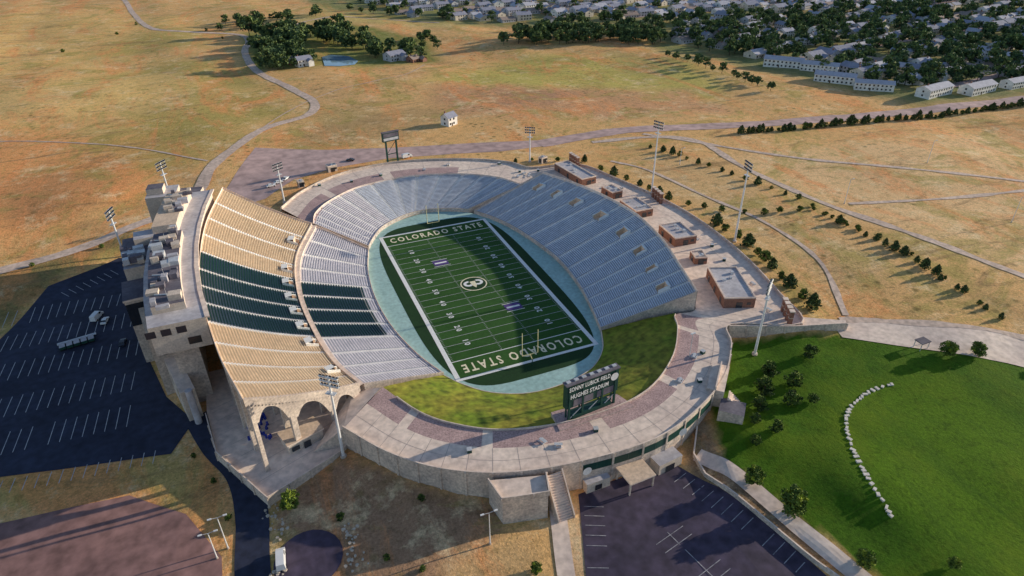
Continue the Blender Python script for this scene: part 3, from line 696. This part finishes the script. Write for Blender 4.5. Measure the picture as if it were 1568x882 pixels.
for i in range(24):
    a,b_=2*math.pi*i/24,2*math.pi*(i+1)/24;mb.face([(7.0,-.9,19.2),(7.0+1.3*math.cos(a),-.9,19.2+1.3*math.sin(a)),(7.0+1.3*math.cos(b_),-.9,19.2+1.3*math.sin(b_))],'lamp')
mb.obj('round_emblem',sb)
mb=MB();mb.prism([(-9,-90),(12,-90.5),(14,-97),(-10,-97.5)],5,9.3,'concw','paver');mb.obj('scoreboard_base_planter')
sb=empty('scoreboard',(-1,127,8.6));sb.rotation_euler=(0,0,.2)
mb=MB()
for x in(-3,3):mb.beam((x,0,-1),(x,0,17),.8,'dgreen')
mb.box(0,0,12.2,17,9.5,1.5,0,'dgreen');mb.box(0,-.8,12.8,14.2,8.6,.06,0,'line');mb.box(0,-.8,14.6,16.6,8.6,.06,0,'roofd');mb.beam((-3,0,5),(3,0,5),.35,'dgreen');mb.beam((-3,0,5),(3,0,12),.2,'dgreen')
mb.box(0,0,17,17.4,10,1.8,0,'roofd')
mb.obj('frame_and_panel',sb)

# ------------------------------------------------------------------ concourse buildings
def building(name,cx,cy,sx,sy,rot,z,h,wk='wallb',rk='roof',par=.5,doors=3,side=-1):
    e=empty(name,(cx,cy,z));e.rotation_euler=(0,0,rot)
    mb=MB();mb.box(0,0,-.5,h,sx,sy,0,wk,rk)
    t=.35
    for a,b_,c_,d in((0,-sy/2+t/2,sx,t),(0,sy/2-t/2,sx,t),(-sx/2+t/2,0,t,sy-2*t),(sx/2-t/2,0,t,sy-2*t)):mb.box(a,b_,h,h+par,c_,d,0,'conc')
    mb.obj('walls_and_roof',e)
    mb=MB()
    for i in range(doors):
        y=-sy/2+(i+.5)*sy/doors
        mb.box(-sx/2-.05,y,0,2.3,.08,1.6,0,'glass');mb.box(sx/2+.05,y,1,2.2,.08,1.4,0,'glass')
    mb.box(0,-sy/2-.05,0,2.3,2.2,.08,0,'glass');mb.box(sx*.3,-sy/2-.05,1.2,2.2,1.4,.08,0,'glass')
    mb.obj('doors_and_windows',e)
    mb=MB()
    for i in range(3):mb.box(random.uniform(-sx*.3,sx*.3),random.uniform(-sy*.35,sy*.35),h,h+random.uniform(.5,1.0),random.uniform(.8,1.6),random.uniform(.8,1.6),0,'metal')
    mb.obj('roof_vents',e);return e
building('concession_building',80,67,8.5,26,.1,9,3.4,'brick','roof')
building('ticket_office',85,38,6,9,.1,9,3.2,'brick','roof',doors=1)
building('concession_building',85.5,17,9,14,0,9,3.4,'brick','roof',doors=2)
building('concession_building',87,-13,10,14,-.1,9,3.4,'brick','roof',doors=2)
building('concession_building',79,-57,11,22,-.38,9,3.8,'brick','roof')
building('ticket_office',83,-33,5,6,-.3,9,2.6,'brick','conc',doors=1)
building('utility_shed',74,93,4,3,.3,9,2.6,'wallb','roof',doors=1)
building('utility_shed',-34,128,5,4,.2,8.6,3,'wallb','roof',doors=1)
building('utility_shed',-52,112,3,3,.2,8.8,2.6,'wallb','roof',doors=1)
for gx0,gy0,an in((84,-82,1.1),(101,20,1.45),(88,79,1.6)):
    for i in range(4):
        mb=MB();x,y=gx0+math.cos(an)*i*2.6,gy0+math.sin(an)*i*2.6
        mb.box(x,y,8.4,14,1.3,1.3,an,'brick');mb.box(x,y,14,14.35,1.7,1.7,an,'conc');mb.box(x,y,11.5,11.7,1.42,1.42,an,'wallb');mb.obj('brick_gate_pier')
wall('retaining_wall',resamp([(64,-75.6),(84,-84.6),(101,-90)],3),lambda p:T(p[0],p[1])-1,10.0,.4,pil=5)
mb=MB();mb.prism([(84,-83.5),(90,-80),(103,-88),(101,-90),(85,-84.5)],6,9.05,'concw','conc');mb.obj('gate_plaza')
for i in range(34):
    k=random.randint(52,nR-8) if i<26 else random.randint(8,40);t=random.uniform(.35,.9);p=RI[k]*(1-t)+RO[k]*t;mb=MB()
    if i%2:mb.box(0,0,0,1.0,1.2,1.2,0,'dgreen','roofd');mb.box(0,0,1.0,1.12,1.35,1.35,0,'metal');nm='trash_bin'
    else:
        mb.box(0,0,.72,.8,2.2,.8,0,'metal');mb.box(0,.75,.42,.48,2.2,.3,0,'metal');mb.box(0,-.75,.42,.48,2.2,.3,0,'metal');mb.box(-.7,0,0,.72,.1,1.4,0,'metal');mb.box(.7,0,0,.72,.1,1.4,0,'metal');nm='picnic_table'
    o=mb.obj(nm,None,(p[0],p[1],9.0));o.rotation_euler=(0,0,random.random()*3)
mb=MB();mb.prism([(-34,-106),(-33,-113),(-22,-115.5),(-20.3,-110)],-1.5,9.02,'concw','conc')
mb.obj('stair_tower')
wall('stair_parapet',resamp([(-34,-106.2),(-33.2,-113.2),(-22,-115.7),(-20.2,-110)],3),8.5,10.1,.3,pil=4)
mb=MB()
for i in range(18):mb.box(-18,-110.6-i*.42,-.5,9-i*.5,4,.42,0,'conc')
for x in(-20.2,-15.8):mb.prism([(x-.15,-110.5),(x+.15,-110.5),(x+.15,-118.2),(x-.15,-118.2)],-1,lambda p:10 if p[1]>-112 else 1.2,'concw','conc')
mb.obj('concrete_stairs')
mb=MB()
pts=[p for p in RW if -14<p[0]<38 and p[1]<-95]
for a,b_ in zip(pts[:-1],pts[1:]):
    t=(b_-a)/np.linalg.norm(b_-a);nr=np.array([t[1],-t[0]])*.42
    mb.face([(*(a+nr),5.9),(*(b_+nr),5.9),(*(b_+nr),8.4),(*(a+nr),8.4)],'dgreen')
mb.obj('green_sign_band')
mb=MB()
for cx,cy in((-9,-111.2),(22,-109)):
    for i in range(20):
        a,b_=2*math.pi*i/20,2*math.pi*(i+1)/20;mb.face([(cx,cy-.35,7.1),(cx+1.3*math.cos(a),cy-.35,7.1+1.3*math.sin(a)),(cx+1.3*math.cos(b_),cy-.35,7.1+1.3*math.sin(b_))],'lamp')
mb.obj('round_emblem_sign')
e=empty('entrance_canopy',(4,-114.3,0));e.rotation_euler=(0,0,.05)
mb=MB();mb.box(0,0,4.2,4.6,8,7,0,'conc','rooft')
for x in(-3.6,3.6):
    for y in(-3,3):mb.box(x,y,-.5,4.2,.4,.4,0,'concw')
mb.obj('roof_and_posts',e)
mb=MB();mb.box(-6,-111.6,0,3.4,7,2.2,.0,'wallb','roof');mb.box(-6,-112.8,.4,2.2,2,.1,0,'glass');mb.obj('gate_booth')
mb=MB();mb.box(15,-112.3,0,3.6,8,4,.12,'wallb','roof');mb.box(15,-114.5,0,2.4,3,.1,.12,'glass');mb.obj('gate_booth')
e=empty('stair_tower',(44,-100,0));e.rotation_euler=(0,0,.78)
mb=MB();mb.box(2,3,0,10.0,13,5,0,'concw','conc');mb.box(2,3,10,11.2,13,.4,0,'concw','conc');mb.box(-7,-2.5,0,7.5,6,7,0,'concw','roofd')
for i in range(14):mb.box(-3-.0,-1-i*.5,0,8.5-i*.45,3.4,.5,0,'conc')
mb.box(4,.45,3,6,2,.1,0,'glass');mb.obj('tower_and_steps',e)
wall('retaining_wall',resamp([(30,-106),(24,-113),(22.6,-120),(26,-137),(31,-158),(38,-190)],3),lambda p:T(p[0],p[1])-1,lambda p:T(p[0],p[1])+1.4,.4)

# ------------------------------------------------------------------ trees
def leafquad(mb,c,s,k,flat=.0):
    a=Vector(rng.normal(size=3)).normalized();b_=a.cross(Vector(rng.normal(size=3))).normalized();d=a.cross(b_)
    c=Vector(c);s1=s*rng.uniform(.7,1.3);s2=s*rng.uniform(.5,1)
    mb.face([c-b_*s1-d*s2*.4,c+b_*s1*.3-d*s2,c+b_*s1+d*s2*.3,c-b_*s1*.2+d*s2],k)
def tree_mesh(name,h,w,nclump,nl,ls,keys,low=.25,trunk=.3):
    mb=MB();mb.tube((0,0,-.6),(0,0,h*.45),trunk,trunk*.6,'bark',7);mb.tube((0,0,h*.45),(rng.uniform(-.4,.4),rng.uniform(-.4,.4),h*.85),trunk*.6,trunk*.15,'bark',6)
    for i in range(nclump):
        th=rng.uniform(0,6.28);u=rng.uniform(-1,1);zc=h*(low+(1-low)*.5)+u*h*(1-low)*.42
        rr=w*.5*math.sqrt(max(0,1-(u*.92)**2))*rng.uniform(.35,1.0)*(1-.15*u)
        c=Vector((rr*math.cos(th),rr*math.sin(th),zc));
        if i%3==0:mb.tube((0,0,h*rng.uniform(.25,.5)),c*.9+Vector((0,0,h*.03)),trunk*.3,trunk*.08,'bark',4)
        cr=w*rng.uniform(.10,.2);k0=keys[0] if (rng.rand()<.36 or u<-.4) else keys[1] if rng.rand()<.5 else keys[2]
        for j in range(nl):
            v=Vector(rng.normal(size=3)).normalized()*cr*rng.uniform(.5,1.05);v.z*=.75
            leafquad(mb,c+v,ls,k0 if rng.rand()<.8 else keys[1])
    return mb.mesh(name)
def pine_mesh(name,h,w,ls,n):
    mb=MB();mb.tube((0,0,-.5),(0,0,h*.95),.16,.03,'bark',6)
    for i in range(n):
        t=rng.rand();z_=h*(.08+.9*t);r=w*.5*(1-t**2.2)**.8*rng.uniform(.45,1.1)*(1+.25*math.sin(t*31+i%3));th=rng.uniform(0,6.28)
        leafquad(mb,(r*math.cos(th),r*math.sin(th),z_),ls*(1.1-.4*t),'pined' if rng.rand()<.55 else 'pinel')
    return mb.mesh(name)
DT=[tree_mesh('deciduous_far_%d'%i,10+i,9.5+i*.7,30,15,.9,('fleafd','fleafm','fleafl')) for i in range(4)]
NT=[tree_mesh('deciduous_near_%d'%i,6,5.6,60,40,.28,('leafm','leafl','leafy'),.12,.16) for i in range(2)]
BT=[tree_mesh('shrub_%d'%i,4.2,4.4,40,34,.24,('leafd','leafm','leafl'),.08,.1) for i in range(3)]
PM=[pine_mesh('pine_%d'%i,4.6+i*.5,3.6,.45,420) for i in range(3)]
def along(P,sp,jit=.6):
    R_=resamp(P,.5);acc=0;out=[];nxt=0
    for a,b_ in zip(R_[:-1],R_[1:]):
        acc+=np.linalg.norm(b_-a)
        if acc>=nxt:out.append((b_[0]+random.uniform(-jit,jit),b_[1]+random.uniform(-jit,jit)));nxt=acc+sp*random.uniform(.75,1.35)
    return out
def putpine(P,sc=(.7,1.1)):
    for x,y in P:
        s=random.uniform(*sc)
        if random.random()<.45:inst('leafy_shrub',random.choice(BT),(x,y,T(x,y)),random.random()*6,s*.85)
        else:inst('pine_tree',random.choice(PM),(x,y,T(x,y)),random.random()*6,s)
def putbush(P,sc=(.6,1.0)):
    for x,y in P:inst('leafy_shrub',random.choice(BT),(x,y,T(x,y)),random.random()*6,random.uniform(*sc))
putpine(along([(96,70),(101,58),(106,40),(109,18)],7),(.7,1.1))
putpine(along([(111,-8),(110,-32),(106,-48),(103,-62),(99,-76)],6.5),(.8,1.35))
putpine(along([(140,88),(148,66),(156,37),(160,13),(164,-3)],6.2,.9),(.45,.9))
putpine(along([(161,-14),(162,-52),(158,-88),(154,-108)],4.4,.9),(.4,.9))
putbush(along([(163,-10),(164,-52),(160,-92)],9,1.5),(.35,.6))
putbush(along([(112,14),(122,2),(135,-8),(154,-13)],8),(.5,.9))
putpine(along([(205,88),(280,79),(344,70),(419,61),(520,45)],3.4,1.2),(.6,1.2))
putpine(along([(60,100),(72,98),(96,84)],7),(.5,.8))
for x,y,s in((56,-103,.9),(66,-104,.8),(80,-96,.75),(50,-108,.7),(60,-110,.8),(45,-112,.5),(63,-97,.8),(48,-117,.6),(40,-118,.5),(66,-112,.5)):inst('leafy_shrub',random.choice(BT),(x,y,T(x,y)),x,s*1.45)
for x,y,s in((31,-128,.9),(34,-139,1.2),(38,-157,.75),(55,-166,.5),(-81,-87,.85),(-31,-128,.5),(-29,-140,.5),(120,-113,.85),(129,-117,.8),(147,-130,.7)):inst('deciduous_tree',random.choice(NT),(x,y,T(x,y)),x,s)
for x,y in((-55,-118),(-70,-96),(-62,-112),(-50,-100),(-96,-84),(-99,-70),(-120,86),(-140,86),(-110,84),(-95,90),(-165,80),(-104,-58)):inst('leafy_shrub',random.choice(BT),(x,y,T(x,y)),x,random.uniform(.35,.6))
for x,y in((-180,640),(-165,700),(-90,620),(-75,560),(-220,560)):inst('leafy_shrub',random.choice(BT),(x,y,T(x,y)),x,random.uniform(.5,1.0))
tm=empty('distant_tree_mass')
def mass(poly,n_,sc,tries=20):
    xs=[p[0] for p in poly];ys=[p[1] for p in poly]
    X_=rng.uniform(min(xs),max(xs),n_*6);Y_=rng.uniform(min(ys),max(ys),n_*6);d=pip(X_,Y_,poly);ok=np.where(d>0)[0][:n_]
    Z_=terr(X_[ok],Y_[ok],False)
    for i,z_ in zip(ok,Z_):inst('distant_tree',random.choice(DT),(X_[i],Y_[i],z_),random.random()*6,random.uniform(*sc),tm)
mass([(-52,400),(-30,385),(-5,392),(-2,420),(-10,470),(-48,470)],26,(.7,1.5))
mass([(35,420),(60,400),(95,372),(100,392),(85,430),(50,470),(30,460)],20,(.7,1.4))
mass([(-50,470),(60,470),(70,500),(30,560),(-50,590)],44,(.8,1.6))
mass([(95,440),(115,420),(125,470),(110,490)],8,(.6,1))
mass([(-80,590),(0,620),(100,640),(200,560),(210,600),(100,700),(-80,660)],34,(.5,1.1))
mass([(165,400),(230,375),(305,337),(330,360),(300,400),(200,430)],62,(.6,1.4))
mass([(300,345),(330,320),(420,430),(370,470),(210,505),(200,470)],54,(.6,1.3))
for p in along([(287,285),(290,250),(292,215),(290,160)],9,2):inst('distant_tree',random.choice(DT),(p[0],p[1],T(*p)),p[0],random.uniform(.45,.8),tm)
NBH=[(320,345),(370,440),(215,515),(110,620),(100,1100),(700,1300),(1500,900),(1500,-100),(620,40),(500,100),(375,125),(345,230)]
mass(NBH,1500,(.5,1.15))
mass([(345,230),(375,125),(500,100),(620,40),(900,40),(900,420),(420,430),(325,340)],640,(.5,1.3))
# ------------------------------------------------------------------ houses
def house_mesh(name,w,d,h,wk,rk,wing=True,rh=2.8):
    mb=MB()
    def gable(cx,cy,w,d,h,rh,ax):
        mb.box(cx,cy,-.6,h,w,d,0,wk)
        o_=.5
        if ax==0:
            a=[(cx-w/2-o_,cy-d/2-o_,h-.15),(cx+w/2+o_,cy-d/2-o_,h-.15),(cx+w/2+o_,cy,h+rh),(cx-w/2-o_,cy,h+rh)];b_=[(cx+w/2+o_,cy+d/2+o_,h-.15),(cx-w/2-o_,cy+d/2+o_,h-.15),(cx-w/2-o_,cy,h+rh),(cx+w/2+o_,cy,h+rh)]
            mb.face([(cx-w/2,cy-d/2,h),(cx-w/2,cy,h+rh-.15),(cx-w/2,cy+d/2,h)],wk);mb.face([(cx+w/2,cy-d/2,h),(cx+w/2,cy+d/2,h),(cx+w/2,cy,h+rh-.15)],wk)
        else:
            a=[(cx-w/2-o_,cy+d/2+o_,h-.15),(cx-w/2-o_,cy-d/2-o_,h-.15),(cx,cy-d/2-o_,h+rh),(cx,cy+d/2+o_,h+rh)];b_=[(cx+w/2+o_,cy-d/2-o_,h-.15),(cx+w/2+o_,cy+d/2+o_,h-.15),(cx,cy+d/2+o_,h+rh),(cx,cy-d/2-o_,h+rh)]
            mb.face([(cx-w/2,cy-d/2,h),(cx+w/2,cy-d/2,h),(cx,cy-d/2,h+rh-.15)],wk);mb.face([(cx-w/2,cy+d/2,h),(cx,cy+d/2,h+rh-.15),(cx+w/2,cy+d/2,h)],wk)
        mb.face(a,rk);mb.face(b_,rk)
    gable(0,0,w,d,h,rh,0)
    if wing:gable(w*.28,-d/2-1.5,w*.38,5,h*.8,rh*.7,1)
    for fl in range(int(h//2.7)):
        for i in range(int(w//3.2)):
            x=-w/2+1.6+i*3.2
            for sy in(-1,1):mb.box(x,sy*(d/2+.03),.9+fl*2.8,2.2+fl*2.8,1.3,.06,0,'glass')
        for sx in(-1,1):mb.box(sx*(w/2+.03),0,.9+fl*2.8,2.2+fl*2.8,.06,1.3,0,'glass')
    mb.box(-w*.1,-d/2-.04,0,2.1,1,.08,0,'bark');mb.box(-w*.3,1,h,h+rh+.9,.8,.8,0,'brick')
    return mb.mesh(name)
HM=[house_mesh('house_a',16,12,5.6,'hwall1','hroof1'),house_mesh('house_b',18,12,3.2,'hwall2','hroof2'),house_mesh('house_c',14,12,5.6,'hwall3','hroof3'),house_mesh('house_d',17,12,5.4,'hwall2','hroof1'),house_mesh('house_e',17,12,3.2,'hwall1','hroof3')]
hx=empty('suburban_neighbourhood')
cnt=0;ang=.12;ca_,sa=math.cos(ang),math.sin(ang)
for j,v in enumerate(range(-200,1300,30)):
    us=np.arange(50,1450,22)+rng.uniform(-3,3,len(np.arange(50,1450,22)))
    px=us*ca_-v*sa+14*np.sin(us*.01+v*.02);py=us*sa+v*ca_+16*np.sin(us*.012+j)
    d=pip(px,py,NBH);ok=(d>14)&(rng.rand(len(px))>.10);zz=terr(px,py,False)
    for x,y,z_,o_ in zip(px,py,zz,ok):
        if o_ and cnt<1000 and (x<1000 and y<1000):
            inst('suburban_house',random.choice(HM),(x,y,z_),ang+random.choice([0,math.pi/2,math.pi,0])+random.uniform(-.15,.15),random.uniform(.85,1.15),hx);cnt+=1
for i in range(0,9):
    strip('residential_street',[(u*ca_-(i*124+0)*sa+0,u*sa+(i*124-185)*ca_) for u in (420,600,800,1000,1300)],8,'gravel',.3,sub=2,step=12)
TH=house_mesh('townhouse_row',30,11,5.8,'hwall3','hroof3',False,2.2)
for x,y,r in((352,215,-.9),(366,190,-.9),(352,160,-.9),(362,133,-.75),(388,104,.15),(425,98,.1),(465,96,.05),(510,92,.05)):inst('townhouse_row',TH,(x,y,T(x,y)),r,random.uniform(.85,1.05))
FH=house_mesh('farmhouse_mesh',13,9,5.6,'hwall3','hroof1');FH2=house_mesh('farmhouse_mesh2',14,9,3.2,'brick','hroof2')
for x,y,r,me_ in((-14,396,.3,FH),(66,394,.4,HM[3]),(82,382,.5,FH2),(-28,410,.2,FH2)):inst('farmhouse',me_,(x,y,T(x,y)),r,1.0)
inst('white_farm_house',house_mesh('small_house',8,7,5.4,'hwall3','hroof1',False,2.6),(49,181,T(49,181)),.5,1.0)
sheet('pond',[(2,384),(14,380),(28,385),(34,400),(30,425),(16,436),(6,425),(4,405)],'water',.35,8)
# ------------------------------------------------------------------ stones, vehicles, lamps
mb=MB()
P=crom([(94,-116),(85,-115.5),(73,-119),(66,-125),(60,-134),(56,-143),(53.5,-151)],8)
for (x,y) in along(P,1.3,.12):
    z_=T(x,y);mb.box(x,y,z_-.2,z_+random.uniform(.25,.4),random.uniform(1.0,1.5),random.uniform(.6,.9),random.uniform(0,3),'rockl')
mb.obj('stone_border')
mb=MB()
for i in range(110):
    x,y=random.choice([(-86+random.gauss(0,.8)+abs(random.gauss(0,1)),random.uniform(-99,-84)),(-69+random.gauss(0,1.2),random.uniform(-112,-98)),(-86+random.gauss(0,1.),random.uniform(-112,-104))])
    r=random.uniform(.15,.5);z_=T(x,y)
    P=[(x+r*math.cos(a)*random.uniform(.7,1.2),y+r*math.sin(a)*random.uniform(.7,1.2)) for a in np.linspace(0,6.28,7)[:-1]];mb.prism(P,z_-.2,z_+r*.8,'rock')
mb.obj('landscape_boulders')
def car_mesh(name,L,Wd,H_,k,van=False):
    mb=MB();w=Wd/2
    if van:pr=[(-L/2,.4),(-L/2,H_*.95),(-L*.42,H_),(L*.22,H_),(L*.34,H_*.58),(L/2,H_*.48),(L/2,.4)]
    else:pr=[(-L/2,.4),(-L/2,H_*.62),(-L*.36,H_*.66),(-L*.26,H_),(L*.08,H_),(L*.24,H_*.66),(L*.47,H_*.58),(L/2,.4)]
    for sy in(-1,1):
        f=[(x,sy*w*(.86 if z_>H_*.8 else 1),z_) for x,z_ in pr];mb.face(f if sy<0 else f[::-1],k)
    for (x0,z0),(x1,z1) in zip(pr,pr[1:]+pr[:1]):
        w0=w*(.86 if z0>H_*.8 else 1);w1=w*(.86 if z1>H_*.8 else 1)
        gl=(min(z0,z1)>H_*.5 and max(z0,z1)>H_*.9 and abs(z0-z1)>.2)
        mb.face([(x0,-w0,z0),(x0,w0,z0),(x1,w1,z1),(x1,-w1,z1)][::-1],'glass' if gl else k)
    for sy in(-1,1):
        y=sy*w*.97;x0,x1=((.02*L,.25*L) if van else (-.27*L,.17*L));mb.face([(x0,y*1.02,H_*.66),(x1,y*1.02,H_*.66),(x1-.25,y*.93,H_*.93),(x0+.1,y*.93,H_*.93)],'glass')
        for x in(-L*.31,L*.31):mb.tube((x,y-.11,.34),(x,y+.11,.34),.34,.34,'tyre',14)
    return mb.mesh(name)
CW=car_mesh('car_white',4.6,1.85,1.5,'carw');CD=car_mesh('car_dark',4.6,1.85,1.5,'card');VN=car_mesh('van_white',5.8,2.1,2.4,'carw',True)
for nm,me_,x,y,r in (('parked_van',VN,-85,-102,1.5),('parked_van',VN,-137,31,1.2),('parked_car',CW,-62,122,.2),('parked_car',CW,-66,119,.2),('parked_car',CD,-22,139,2.6),('parked_car',CW,-58,126,1.0),('parked_van',VN,8,131,.2),('parked_car',CW,-134,27,1.4),('parked_car',CD,-127,10,1.5)):
    inst(nm,me_,(x,y,T(x,y)+.14),r)
mb=MB()
for i in range(5):
    mb.box(i*2.2,0,.5,1.5,1.8,3.2,0,'dgreen','roof');mb.tube((i*2.2-.9,-1.2,.4),(i*2.2+.9,-1.2,.4),.4,.4,'tyre');
mb.box(4.5,3,.4,.7,12,1.2,0,'metal');o=mb.obj('equipment_trailer',None,(-146,15,T(-146,15)+.14));o.rotation_euler=(0,0,.2)
def lamp(x,y,h=9,arms=1):
    mb=MB();mb.tube((0,0,-.3),(0,0,h),.16,.1,'lamp',8);mb.tube((0,0,-.3),(0,0,.5),.3,.3,'concw',8)
    for s in ([1,-1] if arms==2 else [1]):mb.beam((0,0,h),(s*1.5,0,h+.2),.1,'metal');mb.box(s*1.7,0,h+.1,h+.3,.9,.4,0,'lamp')
    mb.obj('street_lamp',None,(x,y,T(x,y)))
for x,y,h,a in((-38,-117,11,2),(-96.5,-93,11,2),(180,-14,12,1),(232,-58,12,1),(262,8,12,1),(140,60,9,1),(-99,-95,9,2)):lamp(x,y,h,a)
mb=MB();mb.tube((0,0,0),(0,0,9),.14,.1,'metal',8);mb.box(0,0,9,9.3,1.6,.5,0,'lamp');mb.obj('street_lamp',None,(42,-84,9))
e=empty('park_shelter',(116,-107,T(116,-107)));mb=MB();mb.box(0,0,2.6,2.9,4,3,0,'roofd')
for x in(-1.7,1.7):
    for y in(-1.2,1.2):mb.box(x,y,-.3,2.6,.2,.2,0,'metal')
mb.obj('roof_and_posts',e)

# ------------------------------------------------------------------ light, world, camera
EL=math.radians(14.5);AZ=(1.0,-.03)
d=Vector((AZ[0],AZ[1],0)).normalized()*math.cos(EL)+Vector((0,0,math.sin(EL)))
sl=bpy.data.lights.new('sun','SUN');sl.energy=5;sl.angle=math.radians(.5);sl.color=(1,.87,.67)
so=bpy.data.objects.new('sun',sl);COL.objects.link(so);so.rotation_euler=d.to_track_quat('Z','Y').to_euler()
w=bpy.data.worlds.new('World');S.world=w;w.use_nodes=True;nt=w.node_tree;bg=nt.nodes['Background']
sk=nt.nodes.new('ShaderNodeTexSky');sk.sky_type='NISHITA';sk.sun_disc=False;sk.sun_elevation=EL;sk.sun_rotation=math.atan2(d.x,d.y);sk.altitude=1500
nt.links.new(sk.outputs[0],bg.inputs[0]);bg.inputs[1].default_value=.145
S.view_settings.view_transform='Standard';S.view_settings.look='None';S.view_settings.exposure=0
yaw,pit,rol=.3914,.5443,-.0103
f=Vector((math.sin(yaw)*math.cos(pit),math.cos(yaw)*math.cos(pit),-math.sin(pit)));r=Vector((math.cos(yaw),-math.sin(yaw),0));u=r.cross(f)
r2=r*math.cos(rol)+u*math.sin(rol);u2=-r*math.sin(rol)+u*math.cos(rol)
cd=bpy.data.cameras.new('camera');cd.sensor_width=36;cd.lens=993.57/1568*36;cd.clip_end=9000;cd.clip_start=1
co=bpy.data.objects.new('camera',cd);COL.objects.link(co)
m=Matrix((r2,u2,-f)).transposed().to_4x4();m.translation=Vector((-71.4356,-213.4283,133.7432));co.matrix_world=m
S.camera=co
